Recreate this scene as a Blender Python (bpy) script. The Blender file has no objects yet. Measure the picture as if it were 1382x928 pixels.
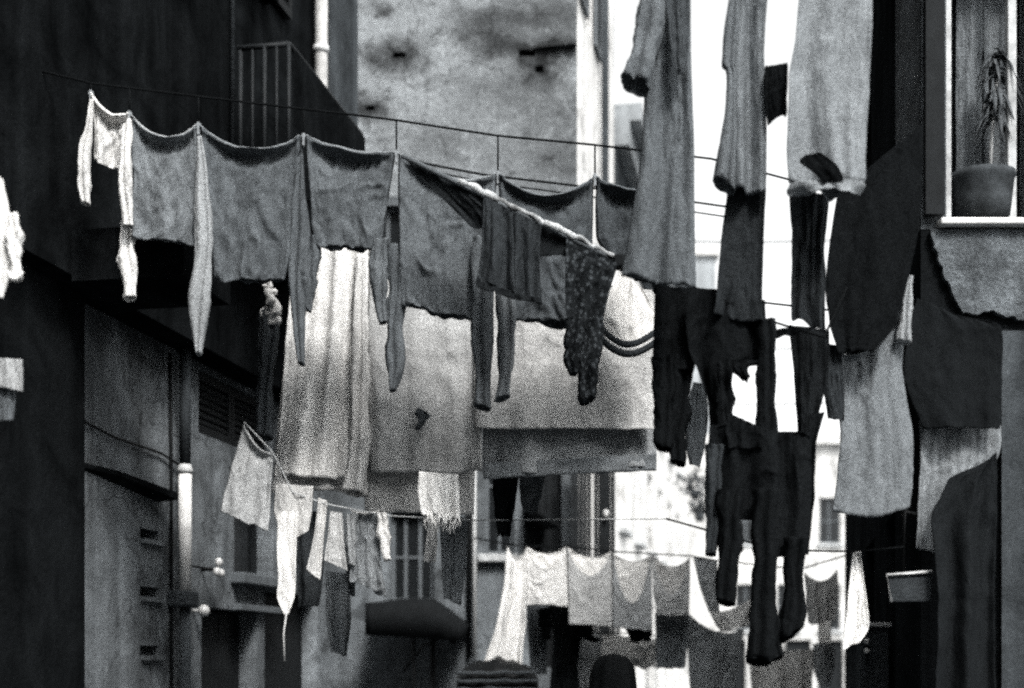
import bpy, bmesh, math, random
from mathutils import Vector, noise

# ------------------------------------------------------------------ basics
S = bpy.context.scene
C = S.collection
F, CX, HY, CZ = 50 / 36 * 1382, 691.0, 890.0, 1.65   # lens in photo pixels, horizon row, eye height
R = math.radians
PI = math.pi


def P(px, py, Y):
    return Vector(((px - CX) / F * Y, Y, CZ + (HY - py) / F * Y))


def zof(py, Y):
    return CZ + (HY - py) / F * Y


def xof(px, Y):
    return (px - CX) / F * Y


def thing(name, label, cat, loc, group=None):
    o = bpy.data.objects.new(name, None)
    C.objects.link(o)
    o.location = loc
    o.empty_display_size = 0.1
    o['label'] = label
    o['category'] = cat
    if group:
        o['group'] = group
    return o


def tag(o, label, cat, group=None):
    o['label'] = label
    o['category'] = cat
    if group:
        o['group'] = group
    return o


def wloc(o):
    v = Vector((0, 0, 0))
    while o is not None:
        v = v + o.location
        o = o.parent
    return v


def mesh(name, verts, faces, mat, parent=None, smooth=True, solid=0.0, sub=0, bevel=0.0, origin=None):
    """verts in world coordinates"""
    vs = [Vector(v) for v in verts]
    if parent is not None:
        org = wloc(parent)
    elif origin is not None:
        org = Vector(origin)
    else:
        n = len(vs)
        org = Vector((sum(v.x for v in vs) / n, sum(v.y for v in vs) / n, min(v.z for v in vs)))
    me = bpy.data.meshes.new(name)
    me.from_pydata([v - org for v in vs], [], faces)
    me.validate()
    if smooth:
        for p in me.polygons:
            p.use_smooth = True
    o = bpy.data.objects.new(name, me)
    C.objects.link(o)
    if parent is not None:
        o.parent = parent
    else:
        o.location = org
    me.materials.append(mat)
    if solid:
        m = o.modifiers.new('thick', 'SOLIDIFY')
        m.thickness = solid
        m.offset = 0
    if sub:
        m = o.modifiers.new('sub', 'SUBSURF')
        m.levels = m.render_levels = sub
    if bevel:
        m = o.modifiers.new('bev', 'BEVEL')
        m.width = bevel
        m.segments = 2
        m.limit_method = 'ANGLE'
    return o


class MB:
    """collects simple shapes in world space"""

    def __init__(self):
        self.v, self.f = [], []

    def poly(self, pts):
        b = len(self.v)
        self.v += [Vector(p) for p in pts]
        self.f.append(tuple(range(b, b + len(pts))))

    def box(self, lo, hi):
        x0, y0, z0 = lo
        x1, y1, z1 = hi
        self.hexa([(x0, y0, z0), (x1, y0, z0), (x1, y1, z0), (x0, y1, z0)],
                  [(x0, y0, z1), (x1, y0, z1), (x1, y1, z1), (x0, y1, z1)])

    def hexa(self, bot, top):
        b = len(self.v)
        self.v += [Vector(p) for p in bot] + [Vector(p) for p in top]
        n = len(bot)
        self.f.append(tuple(b + i for i in reversed(range(n))))
        self.f.append(tuple(b + n + i for i in range(n)))
        for i in range(n):
            j = (i + 1) % n
            self.f.append((b + i, b + j, b + n + j, b + n + i))

    def tube(self, pts, r, seg=10, cap=True):
        pts = [Vector(p) for p in pts]
        rs = r if isinstance(r, (list, tuple)) else [r] * len(pts)
        b = len(self.v)
        up0 = Vector((0, 0, 1))
        for i, p in enumerate(pts):
            t = (pts[min(i + 1, len(pts) - 1)] - pts[max(i - 1, 0)]).normalized()
            a = t.cross(up0)
            if a.length < 0.05:
                a = t.cross(Vector((0, 1, 0)))
            a.normalize()
            c = t.cross(a)
            for k in range(seg):
                w = 2 * PI * k / seg
                self.v.append(p + (a * math.cos(w) + c * math.sin(w)) * rs[i])
        for i in range(len(pts) - 1):
            for k in range(seg):
                k2 = (k + 1) % seg
                self.f.append((b + i * seg + k, b + i * seg + k2, b + (i + 1) * seg + k2, b + (i + 1) * seg + k))
        if cap:
            self.f.append(tuple(b + k for k in reversed(range(seg))))
            e = b + (len(pts) - 1) * seg
            self.f.append(tuple(e + k for k in range(seg)))

    def sphere(self, c, r, sx=1, sy=1, sz=1, nu=14, nv=9):
        c = Vector(c)
        b = len(self.v)
        for j in range(nv + 1):
            th = PI * j / nv
            for i in range(nu):
                ph = 2 * PI * i / nu
                self.v.append(c + Vector((r * sx * math.sin(th) * math.cos(ph), r * sy * math.sin(th) * math.sin(ph), r * sz * math.cos(th))))
        for j in range(nv):
            for i in range(nu):
                i2 = (i + 1) % nu
                self.f.append((b + j * nu + i, b + j * nu + i2, b + (j + 1) * nu + i2, b + (j + 1) * nu + i))

    def build(self, name, mat, parent=None, **kw):
        return mesh(name, self.v, self.f, mat, parent, **kw)


# ------------------------------------------------------------------ materials (a black and white world)
def tone(v):
    """grey with a cool cast in the darks, a warm one in the lights"""
    k = max(0.0, min(1.0, (v - 0.03) / 0.5))
    r = v * (0.90 + 0.115 * k)
    g = v * (1.0 + 0.0 * k)
    b = v * (1.08 - 0.105 * k)
    return (r, g, b, 1)


class NT:
    def __init__(self, name):
        self.m = bpy.data.materials.new(name)
        self.m.use_nodes = True
        self.t = self.m.node_tree
        self.b = self.t.nodes['Principled BSDF']
        self.out = self.t.nodes['Material Output']
        self.co = self.t.nodes.new('ShaderNodeTexCoord')

    def n(self, kind, **kw):
        x = self.t.nodes.new(kind)
        for k, v in kw.items():
            setattr(x, k, v)
        return x

    def l(self, a, b):
        self.t.links.new(a, b)

    def noise(self, scale, detail=4, rough=0.6, stretch=None, dist=0.0, off=(0, 0, 0)):
        mp = self.n('ShaderNodeMapping')
        self.l(self.co.outputs['Object'], mp.inputs['Vector'])
        mp.inputs['Scale'].default_value = stretch or (1, 1, 1)
        mp.inputs['Location'].default_value = off
        x = self.n('ShaderNodeTexNoise')
        x.inputs['Scale'].default_value = scale
        x.inputs['Detail'].default_value = detail
        x.inputs['Roughness'].default_value = rough
        x.inputs['Distortion'].default_value = dist
        self.l(mp.outputs['Vector'], x.inputs['Vector'])
        return x.outputs['Fac']

    def ramp(self, fac, stops):
        x = self.n('ShaderNodeValToRGB')
        e = x.color_ramp.elements
        while len(e) < len(stops):
            e.new(0.5)
        for i, (p, c) in enumerate(stops):
            e[i].position = p
            e[i].color = c if isinstance(c, tuple) else (c, c, c, 1)
        self.l(fac, x.inputs['Fac'])
        return x.outputs['Color']

    def mix(self, a, b, fac=1.0, mode='MULTIPLY'):
        x = self.n('ShaderNodeMix', data_type='RGBA', blend_type=mode)
        for sock, v in ((x.inputs[0], fac), (x.inputs[6], a), (x.inputs[7], b)):
            if hasattr(v, 'is_linked') or hasattr(v, 'links'):
                self.l(v, sock)
            else:
                sock.default_value = v
        return x.outputs[2]

    def bump(self, fac, strength, dist):
        x = self.n('ShaderNodeBump')
        x.inputs['Strength'].default_value = strength
        x.inputs['Distance'].default_value = dist
        self.l(fac, x.inputs['Height'])
        self.l(x.outputs['Normal'], self.b.inputs['Normal'])


_cl = {}


def cloth_mat(v, trans=0.18, grain=105, amp=0.5, pattern=None, mottle=0.13):
    key = (v, trans, grain, amp, pattern, mottle)
    if key in _cl:
        return _cl[key]
    t = NT('cloth')
    t.b.inputs['Roughness'].default_value = 0.95
    t.b.inputs['Specular IOR Level'].default_value = 0.0 if v < .05 else 0.05
    g = t.ramp(t.noise(grain, 2, 0.8), [(0.30, 1 - amp), (0.70, 1 + amp)])
    w = t.ramp(t.noise(7, 4, 0.65, (1, 1, .45), .6), [(0.32, 1 - mottle), (0.66, 1 + mottle * .7)])
    col = t.mix(tone(v), g)
    col = t.mix(col, w)
    if pattern == 'print':
        vo = t.n('ShaderNodeTexVoronoi')
        vo.inputs['Scale'].default_value = 34
        t.l(t.co.outputs['Object'], vo.inputs['Vector'])
        col = t.mix(col, t.ramp(vo.outputs['Distance'], [(0.25, 2.4), (0.5, .6)]))
    if pattern == 'stripe':
        wv = t.n('ShaderNodeTexWave', wave_type='BANDS', bands_direction='X')
        wv.inputs['Scale'].default_value = 6.5
        wv.inputs['Distortion'].default_value = 5
        t.l(t.co.outputs['Object'], wv.inputs['Vector'])
        col = t.mix(col, t.ramp(wv.outputs['Fac'], [(0.2, .78), (0.75, 1.05)]))
    t.l(col, t.b.inputs['Base Color'])
    t.bump(t.noise(26, 5, 0.7, (1, 1, .4), .8), 0.5, 0.02)
    if trans:
        tr = t.n('ShaderNodeBsdfTranslucent')
        t.l(col, tr.inputs['Color'])
        mx = t.n('ShaderNodeMixShader')
        mx.inputs[0].default_value = trans
        t.l(t.b.outputs[0], mx.inputs[1])
        t.l(tr.outputs[0], mx.inputs[2])
        t.l(mx.outputs[0], t.out.inputs['Surface'])
    _cl[key] = t.m
    return t.m


def wall_mat(name, v, lo=0.5, hi=1.35, scale=1.6, streak=0.35, grain=70, gamp=.25, bump=.35, spots=False, stretch=(1, 1, 1), flake=False):
    t = NT(name)
    t.b.inputs['Roughness'].default_value = 0.92
    t.b.inputs['Specular IOR Level'].default_value = 0.0 if v < .05 else .1
    a = t.ramp(t.noise(scale, 7, 0.68, stretch, .7), [(0.32, lo), (0.5, (lo + hi) / 2), (0.68, hi)])
    s = t.ramp(t.noise(3.2, 5, 0.6, (1, 1, .06), .3), [(0.35, 1 - streak), (0.65, 1 + streak * .6)])
    g = t.ramp(t.noise(grain, 2, .8), [(0.3, 1 - gamp), (0.7, 1 + gamp)])
    col = t.mix(tone(v), a)
    col = t.mix(col, s)
    col = t.mix(col, g)
    if flake:
        fk = t.ramp(t.noise(2.0, 8, .7, (1, 1, .8), .4, off=(3, 5, 1)), [(0.405, .55), (0.42, .97), (0.59, 1.0), (0.605, 1.3)])
        col = t.mix(col, fk)
        wq = t.n('ShaderNodeTexNoise')
        wq.inputs['Scale'].default_value = 3
        wq.inputs['Detail'].default_value = 5
        t.l(t.co.outputs['Object'], wq.inputs['Vector'])
        mq = t.n('ShaderNodeVectorMath', operation='MULTIPLY_ADD')
        t.l(wq.outputs['Color'], mq.inputs[0])
        mq.inputs[1].default_value = (.7, .7, .7)
        t.l(t.co.outputs['Object'], mq.inputs[2])
        vq = t.n('ShaderNodeTexVoronoi', feature='DISTANCE_TO_EDGE')
        vq.inputs['Scale'].default_value = .9
        t.l(mq.outputs[0], vq.inputs['Vector'])
        col = t.mix(col, t.ramp(vq.outputs['Distance'], [(0.0, .4), (0.014, 1.0)]))
    if spots:
        # broad damp patches plus a handful of flaked dark stains
        br = t.ramp(t.noise(.55, 5, .6, (1, 1, 1.3), .4, off=(2.2, 0, 4.1)), [(0.38, .78), (0.62, 1.08)])
        col = t.mix(col, br)
        # flaked skim coat: hard edged paler and darker scabs, and hairline cracks
        fl = t.ramp(t.noise(2.3, 8, .72, (1, 1, 1.4), .3, off=(7, 0, 3)), [(0.40, .66), (0.415, .98), (0.575, 1.0), (0.59, 1.28)])
        col = t.mix(col, fl)
        wp = t.n('ShaderNodeTexNoise')
        wp.inputs['Scale'].default_value = 3
        wp.inputs['Detail'].default_value = 5
        t.l(t.co.outputs['Object'], wp.inputs['Vector'])
        ma = t.n('ShaderNodeVectorMath', operation='MULTIPLY_ADD')
        t.l(wp.outputs['Color'], ma.inputs[0])
        ma.inputs[1].default_value = (.7, .7, .7)
        t.l(t.co.outputs['Object'], ma.inputs[2])
        vo = t.n('ShaderNodeTexVoronoi', feature='DISTANCE_TO_EDGE')
        vo.inputs['Scale'].default_value = .75
        t.l(ma.outputs[0], vo.inputs['Vector'])
        col = t.mix(col, t.ramp(vo.outputs['Distance'], [(0.0, .45), (0.012, 1.0)]))
        geo = t.n('ShaderNodeNewGeometry')
        wn = t.n('ShaderNodeTexNoise')
        wn.inputs['Scale'].default_value = 2.6
        wn.inputs['Detail'].default_value = 6
        wn.inputs['Roughness'].default_value = .7
        t.l(geo.outputs['Position'], wn.inputs['Vector'])
        sub = t.n('ShaderNodeVectorMath', operation='MULTIPLY_ADD')
        t.l(wn.outputs['Color'], sub.inputs[0])
        sub.inputs[1].default_value = (1.1, 0, .6)
        t.l(geo.outputs['Position'], sub.inputs[2])
        for (sx, sz, rx, rz, k) in spots:
            m1 = t.n('ShaderNodeVectorMath', operation='SUBTRACT')
            t.l(sub.outputs[0], m1.inputs[0])
            m1.inputs[1].default_value = (sx + .55, 0, sz + .3)
            m2 = t.n('ShaderNodeVectorMath', operation='MULTIPLY')
            t.l(m1.outputs[0], m2.inputs[0])
            m2.inputs[1].default_value = (1 / rx, 0, 1 / rz)
            m3 = t.n('ShaderNodeVectorMath', operation='LENGTH')
            t.l(m2.outputs[0], m3.inputs[0])
            col = t.mix(col, t.ramp(m3.outputs['Value'], [(0.25, k), (1.0, 1.0)]))
    t.l(col, t.b.inputs['Base Color'])
    t.bump(t.noise(scale * 9, 6, .7), bump, .03)
    return t.m


def plain_mat(name, v, rough=.6, spec=.3, metal=0, n=.25, scale=9):
    t = NT(name)
    t.b.inputs['Roughness'].default_value = rough
    t.b.inputs['Specular IOR Level'].default_value = spec * (.25 if v < .02 else 1)
    t.b.inputs['Metallic'].default_value = metal
    a = t.ramp(t.noise(scale, 5, .65), [(0.3, 1 - n), (0.7, 1 + n)])
    g = t.ramp(t.noise(110, 2, .8), [(0.3, .8), (0.7, 1.2)])
    t.l(t.mix(t.mix(tone(v), a), g), t.b.inputs['Base Color'])
    t.bump(t.noise(scale * 6, 4, .6), .2, .006)
    return t.m


STAINS = [(xof(x, 17), zof(y, 17), rx, rz, k) for x, y, rx, rz, k in (
    (540, 74, .62, .30, .12), (500, 146, .40, .32, .15), (668, 58, .55, .32, .22), (738, 66, .75, .26, .10), (728, 92, .42, .36, .14),
    (752, 22, .75, .42, .3), (640, 30, .45, .28, .4), (700, 125, 1.1, .5, .5), (600, 195, 1.3, .45, .65), (520, 15, .3, .16, .35), (755, 205, .8, .9, .45), (690, 20, .5, .2, .4))]
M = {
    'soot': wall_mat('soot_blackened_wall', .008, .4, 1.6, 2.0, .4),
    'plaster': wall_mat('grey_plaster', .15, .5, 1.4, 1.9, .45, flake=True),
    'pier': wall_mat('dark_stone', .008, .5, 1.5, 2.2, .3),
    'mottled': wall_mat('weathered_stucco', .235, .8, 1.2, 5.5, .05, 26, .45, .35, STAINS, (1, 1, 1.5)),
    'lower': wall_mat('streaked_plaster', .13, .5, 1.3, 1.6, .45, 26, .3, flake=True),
    'white': wall_mat('white_lime_wash', .66, .8, 1.1, 1.2, .25, 24, .08, .15, flake=True),
    'pale': wall_mat('pale_far_wall', .55, .7, 1.15, .7, .3, 14, .1, .1, flake=True),
    'grey_far': wall_mat('grey_far_wall', .25, .7, 1.2, .7, .25, 14, .15, .1),
    'rough': wall_mat('rough_render', .085, .3, 1.8, 3.6, .15, 60, .35, .7),
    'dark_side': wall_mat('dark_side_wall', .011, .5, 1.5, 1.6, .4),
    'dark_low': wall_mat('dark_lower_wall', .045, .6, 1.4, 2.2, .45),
    'ground': wall_mat('street_stone', .08, .6, 1.4, 1.3, .1),
    'iron': plain_mat('dark_iron', .004, .55, .4),
    'greyiron': plain_mat('grey_iron', .014, .55, .4),
    'rope': plain_mat('rope', .006, .9, .1),
    'wood': plain_mat('peg_wood', .22, .8, .2),
    'darkwood': plain_mat('dark_wood', .012, .7, .3),
    'greywood': plain_mat('grey_wood', .10, .75, .2),
    'whitepaint': plain_mat('white_paint', .62, .6, .3, 0, .3),
    'dullwhite': plain_mat('dull_white_paint', .45, .6, .3, 0, .2),
    'stone': plain_mat('sill_stone', .40, .85, .2, 0, .45),
    'porcelain': plain_mat('porcelain', .5, .2, .5, 0, .05),
    'glass': plain_mat('dark_glass', .012, .12, .5, 0, .2),
    'tarp': plain_mat('black_tarp', .008, .75, .2),
    'leaf': plain_mat('leaf', .05, .6, .3),
    'pot': plain_mat('pot', .04, .9, .1, 0, .6),
    'hair': plain_mat('hair', .006, .7, .2),
    'skin': plain_mat('skin', .28, .6, .3, 0, .05),
}


# ------------------------------------------------------------------ cloth
def interp(rows, v):
    """rows: [(t, a, b, c, d)]; Catmull-Rom in t"""
    n = len(rows)
    for i in range(n - 1):
        if v <= rows[i + 1][0] or i == n - 2:
            t0, t1 = rows[i][0], rows[i + 1][0]
            u = 0 if t1 == t0 else (v - t0) / (t1 - t0)
            p0 = rows[max(i - 1, 0)]
            p1, p2 = rows[i], rows[i + 1]
            p3 = rows[min(i + 2, n - 1)]
            res = []
            for k in range(1, 5):
                a, b, c, d = p0[k], p1[k], p2[k], p3[k]
                m1, m2 = (c - a) * .35, (d - b) * .35
                h = u * u * (3 - 2 * u)
                res.append(b * (1 - h) + c * h + m1 * (u ** 3 - 2 * u * u + u) + m2 * (u ** 3 - u * u)
                           if n > 2 else b * (1 - u) + c * u)
            return res


def sheet_grid(rows, Y, sag=0, pegs=(0, 1), folds=4, amp=.02, roll=0.0, seed=0, hem=3, nu=44, nv=44,
               dY=0.0, lean=0.0, pinch=.5, bottom_sag=0, yoff=0.0, wr=.008, crease=.010):
    """a hanging panel as a grid of world points; rows = (xl, yl, xr, yr) in photo pixels at distance Y"""
    rnd = random.Random(seed)
    ph = [rnd.random() * 6.28 for _ in range(8)]
    fr = [folds * (0.55 + .2 * rnd.random()), folds * (1 + .25 * rnd.random()), folds * (1.9 + .5 * rnd.random())]
    ys = [(r[1] + r[3]) / 2 for r in rows]
    tot = max(ys[-1] - ys[0], 1)
    kr = [((y - ys[0]) / tot, *r) for y, r in zip(ys, rows)]
    hm = tot / F * Y
    wm = max(abs(r[2] - r[0]) for r in rows) / F * Y
    n2, n3 = min(folds * 2.9, wm / .085), min(folds * 6.5, wm / .045)
    ca = crease
    so = Vector((seed * 3.17 % 50, seed * 1.71 % 40, 0))
    grid = []
    for j in range(nv + 1):
        v = (j / nv) ** 1.25
        xl, yl, xr, yr = interp(kr, v)
        line = []
        for i in range(nu + 1):
            u = i / nu
            # which span between two pegs
            s = 0
            for a, b in zip(pegs[:-1], pegs[1:]):
                if a <= u <= b:
                    w = (u - a) / (b - a)
                    s = 4 * w * (1 - w)
            x = xl + (xr - xl) * u
            y = yl + (yr - yl) * u
            y += sag * s * (1 - v) ** 1.6
            y += bottom_sag * math.sin(PI * u) * v ** 3
            y += hem * v ** 4 * 2.2 * (noise.noise(Vector((u * min(2.6, wm * 9), seed * 1.3, 4))) + .6 * noise.noise(Vector((u * min(8, wm * 20), seed * 1.9, 8))) + .22 * noise.noise(Vector((u * min(22, wm * 40), seed * .7, 3))))
            x += hem * .6 * noise.noise(Vector((u * 2, v * 4 + seed, seed * .7)))
            d = 0
            grow = .35 + .65 * v
            skew = lean * v
            uw = u + skew * .5 + .05 * noise.noise(Vector((u * 2.2, v * 1.6, seed * 1.3)))
            f1 = noise.noise(Vector((uw * folds * 1.25 + ph[0] * 7, v * .55, seed * 2.1)))
            f2 = noise.noise(Vector((uw * n2 + ph[1] * 5, v * .9, seed * 1.7)))
            f3 = noise.noise(Vector((uw * n3 + ph[2] * 5, v * 1.8, seed * .9)))
            d += amp * grow * (2.3 * f1 + 1.0 * f2 * (.6 + .8 * abs(f1)) + .35 * f3)
            q = Vector((u * 3, v * 3.2 * hm / 1.0, 0)) + so
            d += wr * 1.6 * noise.noise(q) + wr * noise.noise(q * 2.7) + wr * .5 * noise.noise(q * 6)
            # sharp small creases, running slantwise
            if ca:
                qq = Vector((u * wm * 9 + v * hm * 4, v * hm * 6 - u * wm * 3, seed * 1.7))
                qn = noise.noise(qq + Vector((1, 1, 1)) * .6 * noise.noise(qq * .5))
                d -= ca * max(0, 1 - abs(qn) * 4.5) * (.4 + max(0, noise.noise(qq * .33 + Vector((4, 2, 0)))) * 2.2)
            # tension folds running down from the pegs
            t = v * hm
            if roll:
                A = roll * 1.35 * s * (1 + .5 * noise.noise(Vector((u * 4, seed * 1.1, 2))))
                d += A * (-math.exp(-((t - .020) / .020) ** 2) + .55 * math.exp(-((t - .075) / .042) ** 2))
            if pinch:
                for pg in pegs:
                    dx = (u - pg)
                    d += pinch * .03 * math.exp(-(dx / .05) ** 2) * math.exp(-t / .25) * math.cos(dx * 90)
            line.append(P(x, y, Y) + Vector((0, d + yoff + dY * (u - .5), 0)))
        grid.append(line)
    return grid


def grid_faces(grid, b=0):
    n = len(grid[0])
    vs = [p for ln in grid for p in ln]
    fs = []
    for j in range(len(grid) - 1):
        for i in range(n - 1):
            fs.append((b + j * n + i, b + j * n + i + 1, b + (j + 1) * n + i + 1, b + (j + 1) * n + i))
    return vs, fs


def panel(name, mat, parent, rows, Y, solid=.0025, **kw):
    vs, fs = grid_faces(sheet_grid(rows, Y, **kw))
    return mesh(name, vs, fs, mat, parent, solid=solid)


def double(name, mat, parent, rows, Y, gap=.05, back=.85, solid=.0025, backrows=None, band=None, **kw):
    """a bag-like garment body: front panel and back panel joined along the sides"""
    g1 = sheet_grid(rows, Y, **kw)
    k2 = dict(kw)
    k2['sag'] = kw.get('sag', 0) * back
    k2['roll'] = 0
    k2['seed'] = kw.get('seed', 0) + 77
    g2 = sheet_grid(backrows or rows, Y, **k2)
    nu = len(g1[0])
    ro = kw.get('roll', 0) * 1.6
    for j in range(len(g1)):
        for i in range(nu):
            u = i / (nu - 1)
            sc = 4 * u * (1 - u)
            w = gap * sc ** .5
            m = min(i, nu - 1 - i)
            p = g2[j][i]
            q = g1[j][i]
            k = min(1, m / 3)
            t = abs(g1[0][i].z - q.z)
            w += ro * sc * math.exp(-(t / .25) ** 2)
            g2[j][i] = Vector((q.x * (1 - k) + p.x * k, (q.y * (1 - k) + p.y * k) + w, q.z * (1 - k) + p.z * k))
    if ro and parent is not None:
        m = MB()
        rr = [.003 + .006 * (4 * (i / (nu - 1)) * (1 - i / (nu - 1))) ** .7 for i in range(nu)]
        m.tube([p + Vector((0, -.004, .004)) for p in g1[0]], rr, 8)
        m.build('lit_hem_rim', band or mat, parent)  # top-lit rim of the hem, painted as a lighter tube
    v1, f1 = grid_faces(g1)
    v2, f2 = grid_faces(g2, len(v1))
    return mesh(name, v1 + v2, f1 + [tuple(reversed(f)) for f in f2], mat, parent, solid=solid)


def sleeve(name, mat, parent, rows, Y, flat=.45, seed=0, seg=28, n=44, tilt=.3, wr=.16, solid=.0025, close=False):
    """a hanging sleeve or trouser leg: a flattened tube along rows (xl, yl, xr, yr)"""
    ys = [(r[1] + r[3]) / 2 for r in rows]
    tot = max(ys[-1] - ys[0], 1)
    kr = [((y - ys[0]) / tot, *r) for y, r in zip(ys, rows)]
    vs, fs = [], []
    for j in range(n + 1):
        v = j / n
        xl, yl, xr, yr = interp(kr, v)
        a, b = P(xl, yl, Y), P(xr, yr, Y)
        c, h = (a + b) / 2, (b - a) / 2
        hl = h.length
        env = min(1, v * 4)
        c = c + Vector((hl * .30 * env * noise.noise(Vector((v * 3.1, seed * 1.9, 2))), hl * .5 * env * noise.noise(Vector((v * 2.7, seed * 2.9, 7))), 0))
        h = h * (1 + .28 * env * noise.noise(Vector((v * 5.2, seed * 1.1, 5))))
        tw = .5 * noise.noise(Vector((v * 2.2, seed * 1.6, 11)))
        for k in range(seg):
            w = 2 * PI * k / seg
            cw, sw_ = math.cos(w + tw), math.sin(w + tw)
            r = 1 + wr * 1.5 * noise.noise(Vector((cw * 2.2 + seed * 2.3, sw_ * 2.2, v * 3.2 + seed))) \
                + wr * 1.3 * noise.noise(Vector((cw * 3.5 + seed, sw_ * 3.5, v * 9 + seed))) \
                + wr * .6 * noise.noise(Vector((cw * 6 + seed, sw_ * 6, v * 22 + seed)))
            fold = 1 - .85 * math.exp(-((math.cos(w) - .35 * math.sin(seed + 3 * v)) / .28) ** 2) * (1 if math.sin(w) < 0 else .6)
            p = c + h * math.cos(w) * r + Vector((0, hl * flat * 2 * math.sin(w) * r * fold, 0))
            if v > .97:
                p += Vector((0, 0, tilt * hl * (-math.sin(w))))
            vs.append(p)
    for j in range(n):
        for k in range(seg):
            k2 = (k + 1) % seg
            fs.append((j * seg + k, j * seg + k2, (j + 1) * seg + k2, (j + 1) * seg + k))
    if close:
        fs.append(tuple(n * seg + k for k in range(seg)))
    return mesh(name, vs, fs, mat, parent, solid=solid)


def peg(px, py, Y, label, h=.07):
    c = P(px, py, Y)
    m = MB()
    for s in (-1, 1):
        m.hexa([c + Vector((-.007, s * .003, .012)), c + Vector((.007, s * .003, .012)), c + Vector((.006, s * .014, .012)), c + Vector((-.006, s * .014, .012))],
               [c + Vector((-.006, s * .009, .012 - h)), c + Vector((.006, s * .009, .012 - h)), c + Vector((.006, s * .016, .012 - h)), c + Vector((-.006, s * .016, .012 - h))])
    m.tube([c + Vector((-.013, 0, -.004)), c + Vector((.013, 0, -.004))], .011, 8)
    return tag(m.build('clothes_peg', M['wood'], smooth=False), label, 'clothes peg', 'pegs along the washing lines')


def line(name, label, pts, r=.005, mat=None, sag=.0, cat='clothesline', n=10):
    out = []
    for a, b in zip(pts[:-1], pts[1:]):
        for k in range(n):
            t = k / n
            out.append(a.lerp(b, t) - Vector((0, 0, sag * 4 * t * (1 - t))))
    out.append(pts[-1])
    m = MB()
    m.tube(out, r, 8)
    return tag(m.build(name, mat or M['rope']), label, cat)


# ------------------------------------------------------------------ walls
class Plane:
    """a wall plane: origin (x, y), direction along it, outward normal"""

    def __init__(self, o, d, n):
        self.o, self.d, self.n = Vector((o[0], o[1], 0)), Vector((d[0], d[1], 0)).normalized(), Vector((n[0], n[1], 0)).normalized()

    def at(self, s, z, out=0.0):
        return self.o + self.d * s + self.n * out + Vector((0, 0, z))


def wall(name, pl, s0, s1, z0, z1, openings, mat, parent, reveal=.22, out=0, body=0.0):
    m = MB()
    ss = sorted({s0, s1, *[o[0] for o in openings], *[o[1] for o in openings]})
    zs = sorted({z0, z1, *[o[2] for o in openings], *[o[3] for o in openings]})
    for a, b in zip(ss[:-1], ss[1:]):
        for c, d in zip(zs[:-1], zs[1:]):
            ms, mz = (a + b) / 2, (c + d) / 2
            if any(o[0] < ms < o[1] and o[2] < mz < o[3] for o in openings):
                continue
            m.poly([pl.at(a, c, out), pl.at(b, c, out), pl.at(b, d, out), pl.at(a, d, out)])
    for a, b, c, d in openings:
        i, o = out - reveal, out
        m.poly([pl.at(a, c, o), pl.at(a, d, o), pl.at(a, d, i), pl.at(a, c, i)])
        m.poly([pl.at(b, c, o), pl.at(b, c, i), pl.at(b, d, i), pl.at(b, d, o)])
        m.poly([pl.at(a, d, o), pl.at(b, d, o), pl.at(b, d, i), pl.at(a, d, i)])
        m.poly([pl.at(a, c, o), pl.at(a, c, i), pl.at(b, c, i), pl.at(b, c, o)])
        m.poly([pl.at(a, c, i), pl.at(a, d, i), pl.at(b, d, i), pl.at(b, c, i)])
    if body:
        o, i = out, out - body
        m.poly([pl.at(s0, z0, o), pl.at(s0, z1, o), pl.at(s0, z1, i), pl.at(s0, z0, i)])
        m.poly([pl.at(s1, z0, o), pl.at(s1, z0, i), pl.at(s1, z1, i), pl.at(s1, z1, o)])
        m.poly([pl.at(s0, z1, o), pl.at(s1, z1, o), pl.at(s1, z1, i), pl.at(s0, z1, i)])
        m.poly([pl.at(s0, z0, o), pl.at(s0, z0, i), pl.at(s1, z0, i), pl.at(s1, z0, o)])
        m.poly([pl.at(s0, z0, i), pl.at(s0, z1, i), pl.at(s1, z1, i), pl.at(s1, z0, i)])
    return m.build(name, mat, parent, smooth=False)


def slab(m, pl, s0, s1, z0, z1, o0, o1):
    m.hexa([pl.at(s0, z0, o0), pl.at(s1, z0, o0), pl.at(s1, z0, o1), pl.at(s0, z0, o1)],
           [pl.at(s0, z1, o0), pl.at(s1, z1, o0), pl.at(s1, z1, o1), pl.at(s0, z1, o1)])


def window(pl, s0, s1, z0, z1, parent, fmat, depth=.14, sill=None, bars=1, rails=1, fw=.05, out=0, pane=True):
    m = MB()
    o0, o1 = out - depth - .05, out - depth
    slab(m, pl, s0, s0 + fw, z0, z1, o0, o1)
    slab(m, pl, s1 - fw, s1, z0, z1, o0, o1)
    slab(m, pl, s0 + fw, s1 - fw, z0, z0 + fw, o0, o1)
    slab(m, pl, s0 + fw, s1 - fw, z1 - fw, z1, o0, o1)
    for k in range(1, bars + 1):
        s = s0 + (s1 - s0) * k / (bars + 1)
        slab(m, pl, s - fw * .4, s + fw * .4, z0 + fw, z1 - fw, o0 + .005, o1 - .004)
    for k in range(1, rails + 1):
        z = z0 + (z1 - z0) * k / (rails + 1)
        slab(m, pl, s0 + fw, s1 - fw, z - fw * .3, z + fw * .3, o0 + .008, o1 - .008)
    f = m.build('window', fmat, parent, smooth=False)
    if pane:
        g = MB()
        slab(g, pl, s0 + fw, s1 - fw, z0 + fw, z1 - fw, o0 + .015, o0 + .021)
        g.build('pane', M['glass'], f, smooth=False)
    if sill:
        g = MB()
        slab(g, pl, s0 - .08, s1 + .08, z0 - .09, z0 - .003, out - depth + .01, out + .12)
        g.build('sill', sill, f, smooth=False, bevel=.01)
    return f


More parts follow.
